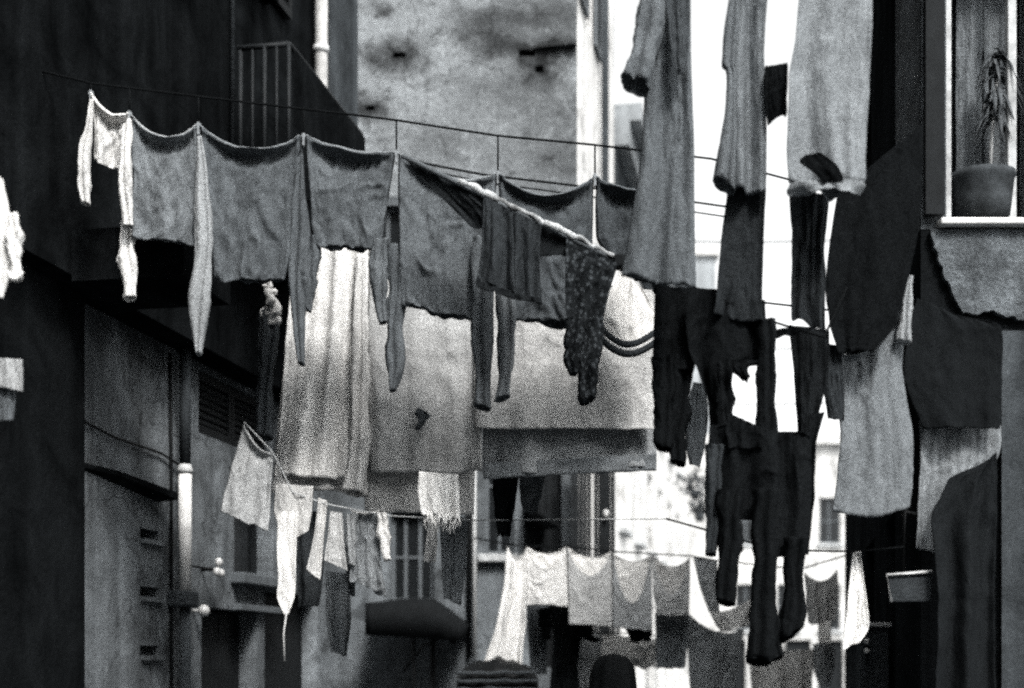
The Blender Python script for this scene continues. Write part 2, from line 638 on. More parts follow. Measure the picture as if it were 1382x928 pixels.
def shutter(pl, s0, s1, z0, z1, parent, mat, out=.02, name='shutter', gap=.055):
    m = MB()
    slab(m, pl, s0, s0 + .05, z0, z1, out, out + .04)
    slab(m, pl, s1 - .05, s1, z0, z1, out, out + .04)
    slab(m, pl, s0 + .05, s1 - .05, z0, z0 + .07, out, out + .04)
    slab(m, pl, s0 + .05, s1 - .05, z1 - .07, z1, out, out + .04)
    z = z0 + .08
    while z < z1 - .12:
        m.hexa([pl.at(s0 + .05, z, out + .03), pl.at(s1 - .05, z, out + .03), pl.at(s1 - .05, z + .01, out + .036), pl.at(s0 + .05, z + .01, out + .036)],
               [pl.at(s0 + .05, z + gap * .8, out + .003), pl.at(s1 - .05, z + gap * .8, out + .003), pl.at(s1 - .05, z + gap * .8 + .01, out + .009), pl.at(s0 + .05, z + gap * .8 + .01, out + .009)])
        z += gap
    return m.build(name, mat, parent, smooth=False)


AL = .187                                   # the alley runs off to the right at this slope
DIR = Vector((AL, 1, 0)).normalized()
LB = -4.38                                  # left house line
SN = DIR.length and math.sqrt(1 + AL * AL)


def Yl(px, b=LB):                            # distance at which the line x = b + AL*Y crosses column px
    return -F * b / (1050 - px)


left = Plane((LB, 0), (AL, 1), (1, -AL))
sl = lambda px: Yl(px) * SN


def zl(px, py):
    return zof(py, Yl(px))


# ground
gm = MB()
gm.poly([(-1500, -1500, 0), (1500, -1500, 0), (1500, 1500, 0), (-1500, 1500, 0)])
g = gm.build('street', M['ground'], smooth=False, origin=(0, 0, 0))
g['kind'] = 'structure'

# ---- left house
lh = thing('old_house', 'soot dark house along the left side with overhanging upper floor and iron balcony', 'house', left.at(8, 0))
ops = []
for py in (720, 798, 877):
    y = py
    ops.append((sl(189), sl(214), zl(200, y + 7), zl(200, y - 6)))
win_l = (sl(316), sl(369), zl(340, 776), zl(340, 640))
win_s = (sl(268), sl(364), zl(300, 596), 3.86)
door_a = (sl(272), sl(346), 0.02, zl(310, 822))
door_b = (sl(357), sl(428), 0.02, zl(390, 800))
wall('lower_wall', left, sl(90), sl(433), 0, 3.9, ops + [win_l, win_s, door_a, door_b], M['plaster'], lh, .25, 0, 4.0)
for (a, b, c, d) in ops:
    m = MB()
    slab(m, left, a + .01, b + .05, c - .035, c - .004, .0, .03)
    m.build('vent_lip', M['plaster'], lh, smooth=False)
for k in range(2):
    h_ = (win_s[1] - win_s[0]) / 2
    shutter(left, win_s[0] + h_ * k + .01, win_s[0] + h_ * (k + 1) - .01, win_s[2] + .01, win_s[3], lh, M['darkwood'], -.08)
wl = window(left, *win_l, lh, M['greyiron'], .15, M['greywood'], 0, 0, .06)
m = MB()
slab(m, left, win_l[0] - .02, win_l[1] + .03, win_l[2] - .30, win_l[2] - .25, 0, .07)
m.build('ledge', M['greywood'], lh, smooth=False)
for d in (door_a, door_b):
    m = MB()
    n_ = 5
    for k in range(n_):
        a = d[0] + (d[1] - d[0]) * k / n_
        b = d[0] + (d[1] - d[0]) * (k + 1) / n_
        slab(m, left, a + .006, b - .006, d[2], d[3] - .02, -.20, -.15 + .006 * (k % 2))
    dd = m.build('door', M['darkwood'], lh, smooth=False)
    m = MB()
    m.sphere(left.at(d[0] + .12, 1.0, -.11), .03)
    m.build('handle', M['iron'], dd)
# ledge over the plaster
m = MB()
zc = zl(160, 640)
m.hexa([left.at(sl(92), zc - .02, 0), left.at(sl(213), zc - .12, 0), left.at(sl(216), zc - .10, .14), left.at(sl(150), zc - .02, .05)],
       [left.at(sl(92), zc + .01, 0), left.at(sl(213), zc + .0, 0), left.at(sl(216), zc - .05, .14), left.at(sl(150), zc + .01, .05)])
m.build('stone_shelf', M['soot'], lh, smooth=False)
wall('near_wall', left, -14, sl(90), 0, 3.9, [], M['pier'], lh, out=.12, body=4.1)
up_ops = []
for y0 in (4.2, 7.0, 10.6):
    up_ops.append((y0, y0 + 1.0, 7.0, 9.0))
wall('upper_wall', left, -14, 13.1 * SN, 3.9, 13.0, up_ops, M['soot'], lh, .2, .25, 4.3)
for o in up_ops:
    f = window(left, *o, lh, M['darkwood'], .12, M['pier'], 1, 2, .06, out=.25)
    shutter(left, o[0] - .56, o[0] - .06, o[2], o[3], lh, M['darkwood'], .27)
    shutter(left, o[1] + .06, o[1] + .56, o[2], o[3], lh, M['darkwood'], .27)
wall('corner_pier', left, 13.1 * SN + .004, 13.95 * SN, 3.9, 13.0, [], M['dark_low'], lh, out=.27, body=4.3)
m = MB()
slab(m, left, -14, 13.95 * SN, 13.0, 13.25, -4, .7)
m.build('eave', M['soot'], lh, smooth=False)
m = MB()
slab(m, left, 6.0, 10.2, 6.35, 6.43, .25, .33)
m.build('string_course', M['greyiron'], lh, smooth=False)
m = MB()
slab(m, left, 8.35 * SN, sl(120), 3.86, 4.16, .252, .95)
m.build('shade_ledge', M['soot'], lh, smooth=False)  # added ledge, put in to shade the plaster below
# balcony
b0, b1, bo = Yl(400, -3.5) * SN, Yl(495, -3.5) * SN, .865
zt, zb = zof(72, Yl(400, -3.5)), 5.02
m = MB()
slab(m, left, b0, b1, zb - .14, zb, .25, bo + .02)
bal = m.build('balcony', M['pier'], lh, smooth=False)
m = MB()
m.tube([left.at(b0, zt, .48), left.at(b0, zt, bo), left.at(b1, zt, bo), left.at(b1, zt, .25)], .022, 8)
m.tube([left.at(b0, zb + .1, .48), left.at(b0, zb + .1, bo), left.at(b1, zb + .1, bo), left.at(b1, zb + .1, .25)], .015, 8)
for k in range(5):
    o = .50 + (bo - .50) * k / 4
    m.tube([left.at(b0, zb, o), left.at(b0, zt, o)], .011 if k % 2 else .016, 6)
for k in range(15):
    s = b0 + (b1 - b0) * k / 14
    m.tube([left.at(s, zb, bo), left.at(s, zt, bo)], .011, 6)
m.build('railing', M['greyiron'], bal)
m = MB()
slab(m, left, b0 + .03, b1 - .02, zb + .02, zt - .03, bo + .024, bo + .04)
m.build('screen_panel', M['soot'], bal, smooth=False)

m = MB()
m.tube([left.at(b0 + .35, zt - .9, .30), left.at(b0 + .35, 12.5, .30)], .02, 8)
tag(m.build('conduit', M['dark_low']), 'thin grey upright conduit rising behind the iron balcony railing', 'pipe')
# upper white drainpipe
dp = thing('drainpipe', 'bright white painted drainpipe high on the left house behind the balcony', 'drainpipe', left.at(12.9 * SN, 3.9, .3))
yp = Yl(436.5, -4.03)
m = MB()
m.tube([left.at(yp * SN, 3.95, .345), left.at(yp * SN, 12.8, .345)], .058, 16)
m.build('pipe', M['whitepaint'], dp)
for z in (5.2, 7.0, 8.3, 9.6):
    m = MB()
    m.tube([left.at(yp * SN, z, .345), left.at(yp * SN, z + .06, .345)], .068, 16)
    m.build('bracket', M['dullwhite'], dp)

# lower downpipe
yq = Yl(251, -4.28)
dq = thing('downpipe', 'rusted downpipe with a white painted middle length on the grey plaster wall', 'downpipe', left.at(yq * SN, 0, .1))
zq0, zq1 = zof(797, yq), zof(640, yq)
m = MB()
m.tube([left.at(yq * SN, zq0, .1), left.at(yq * SN, zq1, .1)], .047, 16)
m.build('white_length', M['whitepaint'], dq)
m = MB()
m.tube([left.at(yq * SN, zq1 + .002, .1), left.at(yq * SN, zq1 + .03, .1), left.at(yq * SN, zq1 + .07, .1)], [.05, .058, .04], 16)
m.build('cap', M['dullwhite'], dq)
for za, zb_ in ((zq1 + .072, 3.9), (0, zq0 - .12)):
    m = MB()
    m.tube([left.at(yq * SN, za, .1), left.at(yq * SN, zb_, .1)], .041, 14)
    m.build('pipe', M['dark_low'], dq)
m = MB()
slab(m, left, yq * SN - .10, yq * SN + .10, zq0 - .12, zq0 - .002, .0, .17)
m.build('collar', M['dark_low'], dq, smooth=False, bevel=.02)

# insulators
yi = Yl(295, -4.25)
ins = thing('insulator_bracket', 'wire bracket with white porcelain knobs beside the small dark window', 'insulator', left.at(yi * SN, zof(770, yi), .1))
m = MB()
m.tube([left.at(yi * SN - .5, zof(769, yi), .1), left.at(yi * SN + .12, zof(768, yi), .12)], .008, 6)
m.tube([left.at(yi * SN, zof(769, yi), 0), left.at(yi * SN, zof(769, yi), .13)], .012, 6)
m.build('rod', M['iron'], ins)
for dx, dz in ((-.035, 0), (.04, -.005), (0, .075)):
    m = MB()
    m.sphere(left.at(yi * SN + dx, zof(772, yi) + dz, .14), .03, 1, 1, 1.15)
    m.build('knob', M['porcelain'], ins)
yk = Yl(278, -4.28)
m = MB()
m.sphere(left.at(yk * SN, zof(824, yk), .09), .045)
m.tube([left.at(yk * SN, zof(824, yk), 0), left.at(yk * SN, zof(824, yk), .08)], .015, 6)
tag(m.build('insulator', M['porcelain']), 'single round white porcelain knob above the left doorway', 'insulator')

m = MB()
m.tube([left.at(sl(92), zl(92, 560), .02), left.at(sl(150), zl(150, 590), .025), left.at(sl(215), zl(215, 612), .02), left.at(sl(238), zl(238, 628), .03)], .009, 6)
tag(m.build('cable', M['iron']), 'dark cable sagging along the grey plaster towards the white pipe', 'cable')
m = MB()
m.tube([left.at(sl(228), 0, .025), left.at(sl(228), 1.9, .02), left.at(sl(226), 3.0, .03), left.at(sl(226), 3.85, .02)], .012, 6)
tag(m.build('cable', M['iron']), 'upright dark cable just left of the white pipe on the plaster', 'cable')
# ---- stucco house closing the view (faces the camera)
YF = 17.0
front = Plane((0, YF), (1, 0), (0, -1))
XC = xof(779, YF)
fh = thing('stucco_house', 'house with blotched weathered stucco front and white side wall behind the laundry', 'house', (XC - 1.5, YF, 0))


def po(x0, x1, y0, y1):
    return (xof(x0, YF), xof(x1, YF), zof(y1, YF), zof(y0, YF))


zmid = zof(265, YF)
w_hi = po(499, 546, 277, 420)
w_b = po(527, 586, 690, 812)
w_c = po(654, 694, 560, 748)
w_d = po(716, 758, 560, 900)
w_e = po(772, 777, 560, 600)
holes = [po(530, 548, 70, 78), po(493, 506, 142, 149), po(700, 722, 66, 76), po(722, 734, 88, 98)]
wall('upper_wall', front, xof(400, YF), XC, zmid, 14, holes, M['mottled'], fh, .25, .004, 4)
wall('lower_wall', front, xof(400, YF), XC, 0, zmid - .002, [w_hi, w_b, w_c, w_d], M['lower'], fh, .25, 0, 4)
for w in (w_hi, w_b, w_c):
    window(front, *w, fh, M['greywood'], .12, M['stone'] if w is w_c else M['pier'], 2 if w is w_b else 1, 1, .05)
m = MB()
for k in range(4):
    a = w_d[0] + (w_d[1] - w_d[0]) * k / 4
    slab(m, front, a + .005, a + (w_d[1] - w_d[0]) / 4 - .005, w_d[2], w_d[3], -.2, -.14 - .01 * (k % 2))
m.build('boarded_panel', M['darkwood'], fh, smooth=False)
side = Plane((XC, YF), (AL, 1), (1, -AL))
SE = (20.8 - YF) * SN
s_ops = [(.75, 1.35, 9.6, 11.6), (.75, 1.35, 5.6, 7.35), (.9, 1.7, 2.6, 4.6)]
wall('side_wall', side, .003, SE, 0, 14, s_ops, M['white'], fh, .2, 0)
for o in s_ops:
    window(side, *o, fh, M['greywood'], .12, None, 1, 1, .05)
m = MB()
m.tube([side.at(2.05, 0, .09), side.at(2.05, 13.6, .09)], .05, 10)
m.build('rain_pipe', M['dark_low'], fh)
for (a, b, c, d) in ((.12, .68, 9.6, 11.6), (1.42, 1.98, 9.6, 11.6), (.12, .68, 5.6, 7.35)):
    shutter(side, a, b, c, d, fh, M['greywood'], .02)
# broken stone ledge and putlog holes in the stucco
m = MB()
p0, p1 = P(716, 62, YF), P(778, 58, YF)
m.hexa([Vector((p0.x, YF - .01, p0.z - .05)), Vector((p1.x, YF - .01, p1.z - .06)), Vector((p1.x, YF - .13, p1.z - .05)), Vector((p0.x + .1, YF - .07, p0.z - .04))],
       [Vector((p0.x, YF - .01, p0.z)), Vector((p1.x, YF - .01, p1.z + .01)), Vector((p1.x, YF - .11, p1.z)), Vector((p0.x + .1, YF - .05, p0.z - .01))])
m.build('broken_ledge', M['mottled'], fh, smooth=False)
m = MB()
slab(m, front, xof(400, YF), XC + .35, 14, 14.3, -4, .4)
m.build('eave', M['pier'], fh, smooth=False)
# open shutter leaf + closed pair on the corner
m = MB()
a = P(707, 690, YF - .05)
m.hexa([P(707, 748, YF - .02), P(742, 748, YF - .02), P(742, 748, YF - .06), P(707, 748, YF - .06)],
       [P(707, 690, YF - .02), P(742, 704, YF - .02), P(742, 704, YF - .06), P(707, 690, YF - .06)])
m.build('shutter', M['tarp'], fh, smooth=False)
m = MB()
m.hexa([P(735, 715, YF - .02), P(757, 712, YF - .9), P(757, 709, YF - .9), P(735, 700, YF - .02)],
       [P(705, 690, YF - .02), P(722, 690, YF - .9), P(722, 686, YF - .9), P(705, 684, YF - .02)])
m.build('door_hood', M['tarp'], fh, smooth=False)

# dark shutters standing off the corner of the stucco house
for i, (x0, x1) in enumerate(((772, 799), (802, 829))):
    pass
cs = Plane((xof(770, 16.6), 16.6), (1, 0), (0, -1))
sw = thing('shutter_screen', 'tall dark boarded wooden screen at the foot of the white corner', 'screen', cs.at(.26, 0))
for k, (x0, x1) in enumerate(((770, 798), (801, 830))):
    m = MB()
    pl_ = Plane((0, 16.6), (1, 0), (0, -1))
    xa, xb = xof(x0, 16.6), xof(x1, 16.6)
    for q in range(5):
        u0, u1 = xa + (xb - xa) * q / 5, xa + (xb - xa) * (q + 1) / 5
        slab(m, pl_, u0 + .003, u1 - .003, 0, zof(590, 16.6), 0, .03 + .012 * ((q * 7 + k) % 3))
    m.build('leaf', M['darkwood'] if k else M['greyiron'], sw, smooth=False)
m = MB()
m.sphere(P(818, 693, 16.5), .035, 1, .7, 1.4)
m.build('handle', M['porcelain'], sw)

# thin pale pipe and dark cable on the stucco front
m = MB()
m.tube([P(640, 560, YF - .07), P(641, 888, YF - .07)], .022, 8)
tag(m.build('conduit', M['dullwhite']), 'thin pale conduit running down the stucco front by the awning', 'pipe')
m = MB()
m.tube([P(632, 540, YF - .05), P(633, 888, YF - .05)], .03, 8)
tag(m.build('cable_pipe', M['iron']), 'thin black pipe beside the pale conduit on the stucco front', 'pipe')

# ---- second house on the left, further down
nh = thing('pale_house', 'low sunlit pale house with a heavy cornice further down the alley', 'house', (XC + .9, 24, 0))
far = Plane((XC, YF), (AL, 1), (1, -AL))
s0, s1 = (20.9 - YF) * SN, (37 - YF) * SN
f_ops = []
for k in range(6):
    a = s0 + 1.0 + 2.5 * k
    f_ops += [(a, a + 1.0, 3.7, 5.2), (a, a + 1.0, 6.2, 8.0)]
shops = [(s0 + .6 + 2.5 * k, s0 + 2.5 + 2.5 * k, .02, 2.7) for k in range(6)]
wall('wall', far, s0, s1, 0, 9.2, f_ops + shops, M['white'], nh, .2, -.05, 2.5)
for o in f_ops:
    window(far, *o, nh, M['greywood'], .14, M['stone'], 1, 1, .05, out=-.05)
m = MB()
slab(m, far, s0 - .02, s1, 9.2, 9.55, -2.5, .22)
slab(m, far, s0 - .02, s1, 9.55, 9.8, -2.5, .4)
m.build('cornice', M['grey_far'], nh, smooth=False)
m = MB()
slab(m, far, s0 - .02, s1, 8.35, 9.198, -2.5, .02)
m.build('eave_shade', M['dark_low'], nh, smooth=False)  # eave shadow under the cornice, painted as a dark strip

rnd = random.Random(31)
for (px, py, Yp, sz, lab) in ((938, 654, 26, .26, 'dark bushy plant hung high on the sunlit pale wall'), (944, 684, 26, .2, 'smaller dark plant hung below the bushy one on the pale wall')):
    t = thing('wall_plant', lab, 'plant', P(px, py + 14, Yp - .1), 'plants on the pale wall')
    m = MB()
    c = P(px, py + 8, Yp)
    m.tube([c + Vector((0, 0, -.16)), c], [.07, .1], 12)
    m.build('pot', M['pot'], t)
    m = MB()
    for k in range(150):
        v = Vector((rnd.gauss(0, 1), rnd.gauss(0, 1), rnd.gauss(0, .8)))
        p = c + Vector((0, 0, .12)) + v * sz * .5
        a, e = Vector((rnd.gauss(0, 1), rnd.gauss(0, 1), rnd.gauss(0, 1))).normalized(), Vector((rnd.gauss(0, 1), rnd.gauss(0, 1), rnd.gauss(0, 1))).normalized()
        m.poly([p - a * .06, p + e * .035, p + a * .06, p - e * .035])
    m.build('leaves', M['leaf'], t, smooth=False)
for o in shops:
    m = MB()
    for q in range(6):
        a = o[0] + (o[1] - o[0]) * q / 6
        slab(m, far, a + .01, a + (o[1] - o[0]) / 6 - .01, o[2], o[3] - .01, -.22, -.17 - .02 * (q % 2))
    m.build('shop_door', M['darkwood'], nh, smooth=False)
# ---- houses at the end
eh = thing('end_house', 'pale sunlit house closing the far end of the alley', 'house', (10, 47, 0))
ep = Plane((0, 46), (1, 0), (0, -1))
e_ops = []
for k in range(5):
    for z in (2.6, 5.4):
        a = xof(955, 46) + .9 + k * 1.35
        e_ops.append((a, a + .7, z, z + 1.5))
e_shops = [(xof(955, 46) + .4 + 1.05 * k, xof(955, 46) + 1.25 + 1.05 * k, .02, 2.3) for k in range(4)]
wall('wall', ep, xof(915, 46), xof(1165, 46), 0, zof(600, 46), e_ops + e_shops, M['pale'], eh, .25, 0, 6)
for o in e_ops:
    window(ep, *o, eh, M['greywood'], .14, M['stone'], 1, 1, .06)
for o in e_shops:
    m = MB()
    slab(m, ep, o[0] + .01, o[1] - .01, o[2], o[3] - .01, -.23, -.17)
    m.build('shop_door', M['darkwood'], eh, smooth=False)
m = MB()
slab(m, ep, xof(915, 46), xof(1165, 46), zof(600, 46), zof(600, 46) + .3, -6, .3)
m.build('cornice', M['pale'], eh, smooth=False)
th = thing('tower_house', 'tall narrow grey house rising above the end of the alley', 'house', (6.5, 55, 0))
tp = Plane((0, 52), (1, 0), (0, -1))
t_ops = [(xof(945, 52), xof(953, 52), z, z + 1.5) for z in (8, 11.2)]
wall('wall', tp, xof(905, 52), xof(966, 52), 0, zof(345, 52), t_ops, M['grey_far'], th, .25, 0, 5)
for o in t_ops:
    window(tp, *o, th, M['greywood'], .14, M['stone'], 0, 1, .04)
m = MB()
slab(m, tp, xof(905, 52) - .2, xof(966, 52) + .15, zof(345, 52), zof(335, 52), -5, .2)
m.build('cornice', M['pale'], th, smooth=False)

# ---- right house
YR = 7.5
rp = Plane((0, YR), (1, 0), (0, -1))
XR = xof(1243, YR)
rh = thing('corner_house', 'corner house on the right with rough rendered front and white framed window', 'house', (XR + .9, YR + .5, 0))
w_r = (xof(1277, YR), xof(1420, YR), zof(300, YR), zof(-110, YR))
zr = zof(309, YR)
wall('upper_wall', rp, XR, XR + 2.6, zr, 7.2, [w_r], M['rough'], rh, .45, 0, .5)
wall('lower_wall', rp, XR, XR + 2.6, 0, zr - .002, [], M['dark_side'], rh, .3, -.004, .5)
rs = Plane((XR, YR), (AL, 1), (1, -AL))
rs.n = Vector((-1, AL, 0)).normalized()
r_ops = [(1.2, 2.4, .02, 2.6), (3.6, 4.8, .02, 2.6), (1.0, 1.9, 4.4, 6.2), (4.0, 4.9, 4.4, 6.2)]
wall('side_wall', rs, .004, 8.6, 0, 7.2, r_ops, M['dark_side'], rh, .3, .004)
for o in r_ops[2:]:
    window(rs, *o, rh, M['darkwood'], .14, M['pier'], 1, 2, .05)
for o in r_ops[:2]:
    m = MB()
    for k in range(5):
        a = o[0] + (o[1] - o[0]) * k / 5
        slab(m, rs, a + .005, a + (o[1] - o[0]) / 5 - .005, o[2], o[3], -.25, -.2)
    m.build('door', M['darkwood'], rh, smooth=False)
m = MB()
slab(m, rp, XR - .1, XR + 2.6, 7.2, 7.4, -2, .25)
m.build('eave', M['pier'], rh, smooth=False)
ctrl = [(1256, 309.5), (1263, 335), (1276, 372), (1287, 400), (1300, 421), (1320, 424), (1338, 417), (1356, 425), (1380, 431), (1410, 430), (1440, 436)]
outl = []
for (xa, ya), (xb, yb) in zip(ctrl[:-1], ctrl[1:]):
    for k in range(6):
        t_ = k / 6
        xx, yy = xa + (xb - xa) * t_, ya + (yb - ya) * t_
        outl.append((xx + 3 * noise.noise(Vector((xx * .11, yy * .11, 1))) * (1 if yy > 312 else 0), yy + (4 * noise.noise(Vector((xx * .09, yy * .09, 5))) if yy > 312 else 0)))
outl += [(1440, 436), (1440, 309.5)]
m = MB()
front_ = [P(x, y, YR - .045) for x, y in outl]
m.hexa([p + Vector((0, .043, 0)) for p in front_], front_)
m.build('render_patch', M['rough'], rh, smooth=False)
m = MB()
m.hexa([P(1352, 1150, YR - .02), P(1352, 446, YR - .02), P(1440, 446, YR - .02), P(1440, 1150, YR - .02)][::-1], [P(1352, 1150, YR - .05), P(1352, 446, YR - .05), P(1440, 446, YR - .05), P(1440, 1150, YR - .05)][::-1])
m.build('grey_pilaster', M['dark_low'], rh, smooth=False)
# window: frame with mullion, sill, open shutter
m = MB()
fo = -.06
slab(m, rp, xof(1277, YR), xof(1289, YR), w_r[2], w_r[3], fo - .06, fo)
slab(m, rp, xof(1366, YR), xof(1378, YR), w_r[2], w_r[3], fo - .05, fo - .003)
slab(m, rp, xof(1408, YR), xof(1420, YR), w_r[2], w_r[3], fo - .06, fo)
slab(m, rp, xof(1289, YR), xof(1408, YR), w_r[3] - .05, w_r[3], fo - .06, fo)
rw = m.build('window', M['stone'], rh, smooth=False, bevel=.006)
m = MB()
slab(m, rp, xof(1263, YR), xof(1436, YR), w_r[2] - .035, w_r[2] - .002, -.12, .10)
m.build('sill', M['whitepaint'], rw, smooth=False, bevel=.008)
m = MB()
slab(m, rp, xof(1246, YR), xof(1271, YR), w_r[2] + .03, w_r[3], .004, .05)
m.build('shutter', M['darkwood'], rh, smooth=False)
# curtains and a potted plant inside
for (x0, x1, sd, lab, cat) in ((1291, 1326, 3, 'pale curtain hanging at the left side of the bright window', 'curtain'),
                               (1327, 1364, 9, 'second curtain drawn across the middle of the bright window behind the plant', 'curtain'),
                               (1376, 1412, 5, 'curtain cut by the right edge, behind the window mullion', 'curtain')):
    o = panel('curtain', cloth_mat(.15, 0), None, [(x0, -105, x1, -105), (x0, 100, x1, 100), (x0, 297, x1, 297)], YR + .33, folds=3, amp=.02, seed=sd, hem=0, pinch=0)
    tag(o, lab, cat, 'curtains in the right window')
pp = thing('potted_plant', 'drooping plant in a wide dark pot on the right window ledge', 'plant', P(1326, 297, YR + .12))
m = MB()
pc = P(1326, 297, YR + .14)
m.tube([pc, pc + Vector((0, 0, .10)), pc + Vector((0, 0, .20)), pc + Vector((0, 0, .215)), pc + Vector((0, 0, .245))],
       [.145, .155, .165, .175, .172], 24)
m.build('pot', M['pot'], pp)
m = MB()
m.tube([P(1336, 240, YR + .14), P(1338, 190, YR + .13), P(1343, 140, YR + .12), P(1346, 95, YR + .11)], [.012, .01, .009, .006], 8)
m.build('stem', M['dullwhite'], pp)
rnd = random.Random(4)
m = MB()
for k in range(46):
    base = P(1344 + rnd.uniform(-6, 6), 85 + rnd.uniform(-20, 75), YR + .11)
    a = rnd.uniform(0, 6.28)
    L = rnd.uniform(.09, .22)
    d = Vector((math.cos(a), math.sin(a) * .45, 0))
    pts = [base + d * L * t + Vector((0, 0, .07 * t - .24 * t * t)) for t in (0, .3, .6, 1)]
    wv = d.cross(Vector((0, 0, 1))).normalized()
    for q in range(3):
        w0, w1 = [(.004, .014), (.014, .012), (.012, .001)][q]
        m.poly([pts[q] - wv * w0, pts[q] + wv * w0, pts[q + 1] + wv * w1, pts[q + 1] - wv * w1])
m.build('leaves', M['leaf'], pp, solid=.002)

# unseen tall house added behind the camera as a sun blocker
bh = thing('rear_blocker', 'tall unseen house added behind the camera as a light blocker', 'house', (1, -15, 0))
bp = Plane((0, -14), (1, 0), (0, 1))
b_ops = [(x, x + 1.2, z, z + 1.9) for x in (-3, 0.5, 4, 8) for z in (2.0, 6.0, 10.0)]
H_REAR = 17.4
wall('wall', bp, -6, 16, 0, H_REAR, b_ops, M['mottled'], bh, .2, 0, 6)
for o in b_ops:
    window(bp, *o, bh, M['greywood'], .12, M['stone'], 1, 2, .05)

# ------------------------------------------------------------------ washing lines
Y1 = 8.0
mw = thing('clothesline', 'thin upper wire with short ties carrying the long row of shirts', 'clothesline', P(535, 300, Y1))
wp = [(0, 96), (123, 112), (268, 130), (410, 147), (480, 155), (535, 162), (672, 183), (800, 195), (960, 214)]
m = MB()
m.tube([left.at(Yl(0) * SN, P(0, 96, Y1).z, .2)] + [P(x, y, Y1) for x, y in wp[1:]] + [Vector((xof(1243, YR) + .01, 8.6, P(960, 225, Y1).z))], .0065, 8)
m.build('wire', M['rope'], mw)
pegs1 = [(123, 125), (175, 153), (268, 168), (410, 183), (535, 206), (672, 234), (803, 237), (889, 260)]
m = MB()


def wire_y(x):
    for (a, b), (c, d) in zip(wp[:-1], wp[1:]):
        if a <= x <= c:
            return b + (d - b) * (x - a) / (c - a)


for x, y in pegs1:
    m.tube([P(x, wire_y(x), Y1), P(x, y, Y1)], .005, 6)
m.build('tie', M['rope'], mw)
nm = ['left corner of the small white shirt', 'gap between the small white shirt and the crumpled shirt', 'gap between the crumpled shirt and the broad square shirt',
      'gap between the broad square shirt and the short shirt', 'top where the slanting pole meets the shirts', 'left corner of the dark grey shirt',
      'gap between the dark grey shirt and the cropped dark shirt', 'right corner of the cropped dark shirt by the long coat']
for (x, y), s in zip(pegs1, nm):
    peg(x, y, Y1, 'wooden peg at the ' + s)

line('twin_wire', 'upper of two slack wires crossing in front of the blotched stucco', [P(540, 214, 9.5), P(655, 236, 9.6), P(775, 250, 9.7), P(1012, 283, 9.9)], .008, cat='wire')
line('twin_wire', 'lower of two slack wires crossing in front of the blotched stucco', [P(540, 222, 9.6), P(655, 246, 9.7), P(775, 262, 9.8), P(1012, 297, 10.0)], .006, cat='wire')

SH = 'shirts hung upside down along the upper wire'


def shirt(label, v, body, sleeves, sag, seed, Y=Y1, roll=.05, folds=3, amp=.014, back=.9, pinch=1.3, grp=SH, name='undershirt', cat='shirt', mats=None, **kw):
    mt = mats or cloth_mat(v, mottle=.34)  # stronger tone variation also paints bright crumple highlights into the shirts
    kw.setdefault('wr', .013)
    kw.setdefault('crease', .018)
    xs = [r[0] for r in body] + [r[2] for r in body]
    t = thing(name, label, cat, P(sum(xs) / len(xs), max(r[3] for r in body), Y), grp)
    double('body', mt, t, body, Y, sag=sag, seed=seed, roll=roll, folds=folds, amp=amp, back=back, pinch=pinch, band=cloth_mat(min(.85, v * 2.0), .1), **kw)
    for i, s in enumerate(sleeves):
        rows, off = s[0], s[1]
        sleeve('sleeve', mt if len(s) < 3 else s[2], t, rows, Y + off, seed=seed * 3 + i)
    return t


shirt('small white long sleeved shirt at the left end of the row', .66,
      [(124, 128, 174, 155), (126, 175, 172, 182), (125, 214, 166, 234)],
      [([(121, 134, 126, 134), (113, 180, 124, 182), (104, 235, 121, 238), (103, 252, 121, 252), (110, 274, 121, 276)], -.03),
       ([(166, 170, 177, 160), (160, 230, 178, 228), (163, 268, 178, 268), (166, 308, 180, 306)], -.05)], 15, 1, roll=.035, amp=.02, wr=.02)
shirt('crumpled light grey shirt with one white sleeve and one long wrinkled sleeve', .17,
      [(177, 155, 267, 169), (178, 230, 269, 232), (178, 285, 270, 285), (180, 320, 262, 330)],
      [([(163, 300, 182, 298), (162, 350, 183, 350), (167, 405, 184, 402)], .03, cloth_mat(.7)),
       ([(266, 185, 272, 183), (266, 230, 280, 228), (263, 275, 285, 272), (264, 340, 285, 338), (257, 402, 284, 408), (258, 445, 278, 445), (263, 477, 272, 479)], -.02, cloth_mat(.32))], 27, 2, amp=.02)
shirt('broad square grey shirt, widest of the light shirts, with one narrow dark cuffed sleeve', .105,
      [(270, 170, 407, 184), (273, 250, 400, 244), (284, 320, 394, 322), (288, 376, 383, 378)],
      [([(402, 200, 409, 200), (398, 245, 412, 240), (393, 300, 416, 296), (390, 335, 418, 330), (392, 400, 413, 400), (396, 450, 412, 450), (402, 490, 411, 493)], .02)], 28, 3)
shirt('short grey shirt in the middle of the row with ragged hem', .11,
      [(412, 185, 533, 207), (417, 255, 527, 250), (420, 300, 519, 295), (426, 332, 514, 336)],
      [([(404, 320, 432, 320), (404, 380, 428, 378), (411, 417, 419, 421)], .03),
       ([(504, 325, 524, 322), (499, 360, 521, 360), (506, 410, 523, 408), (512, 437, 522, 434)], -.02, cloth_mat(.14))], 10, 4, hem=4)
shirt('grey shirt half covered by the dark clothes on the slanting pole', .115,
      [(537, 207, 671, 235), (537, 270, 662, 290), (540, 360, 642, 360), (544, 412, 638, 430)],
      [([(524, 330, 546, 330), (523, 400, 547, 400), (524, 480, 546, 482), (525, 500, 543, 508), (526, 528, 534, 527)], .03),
       ([(638, 320, 668, 320), (638, 400, 664, 398), (638, 460, 662, 460), (640, 505, 661, 505), (641, 548, 661, 553)], -.03)], 24, 5, roll=.04)
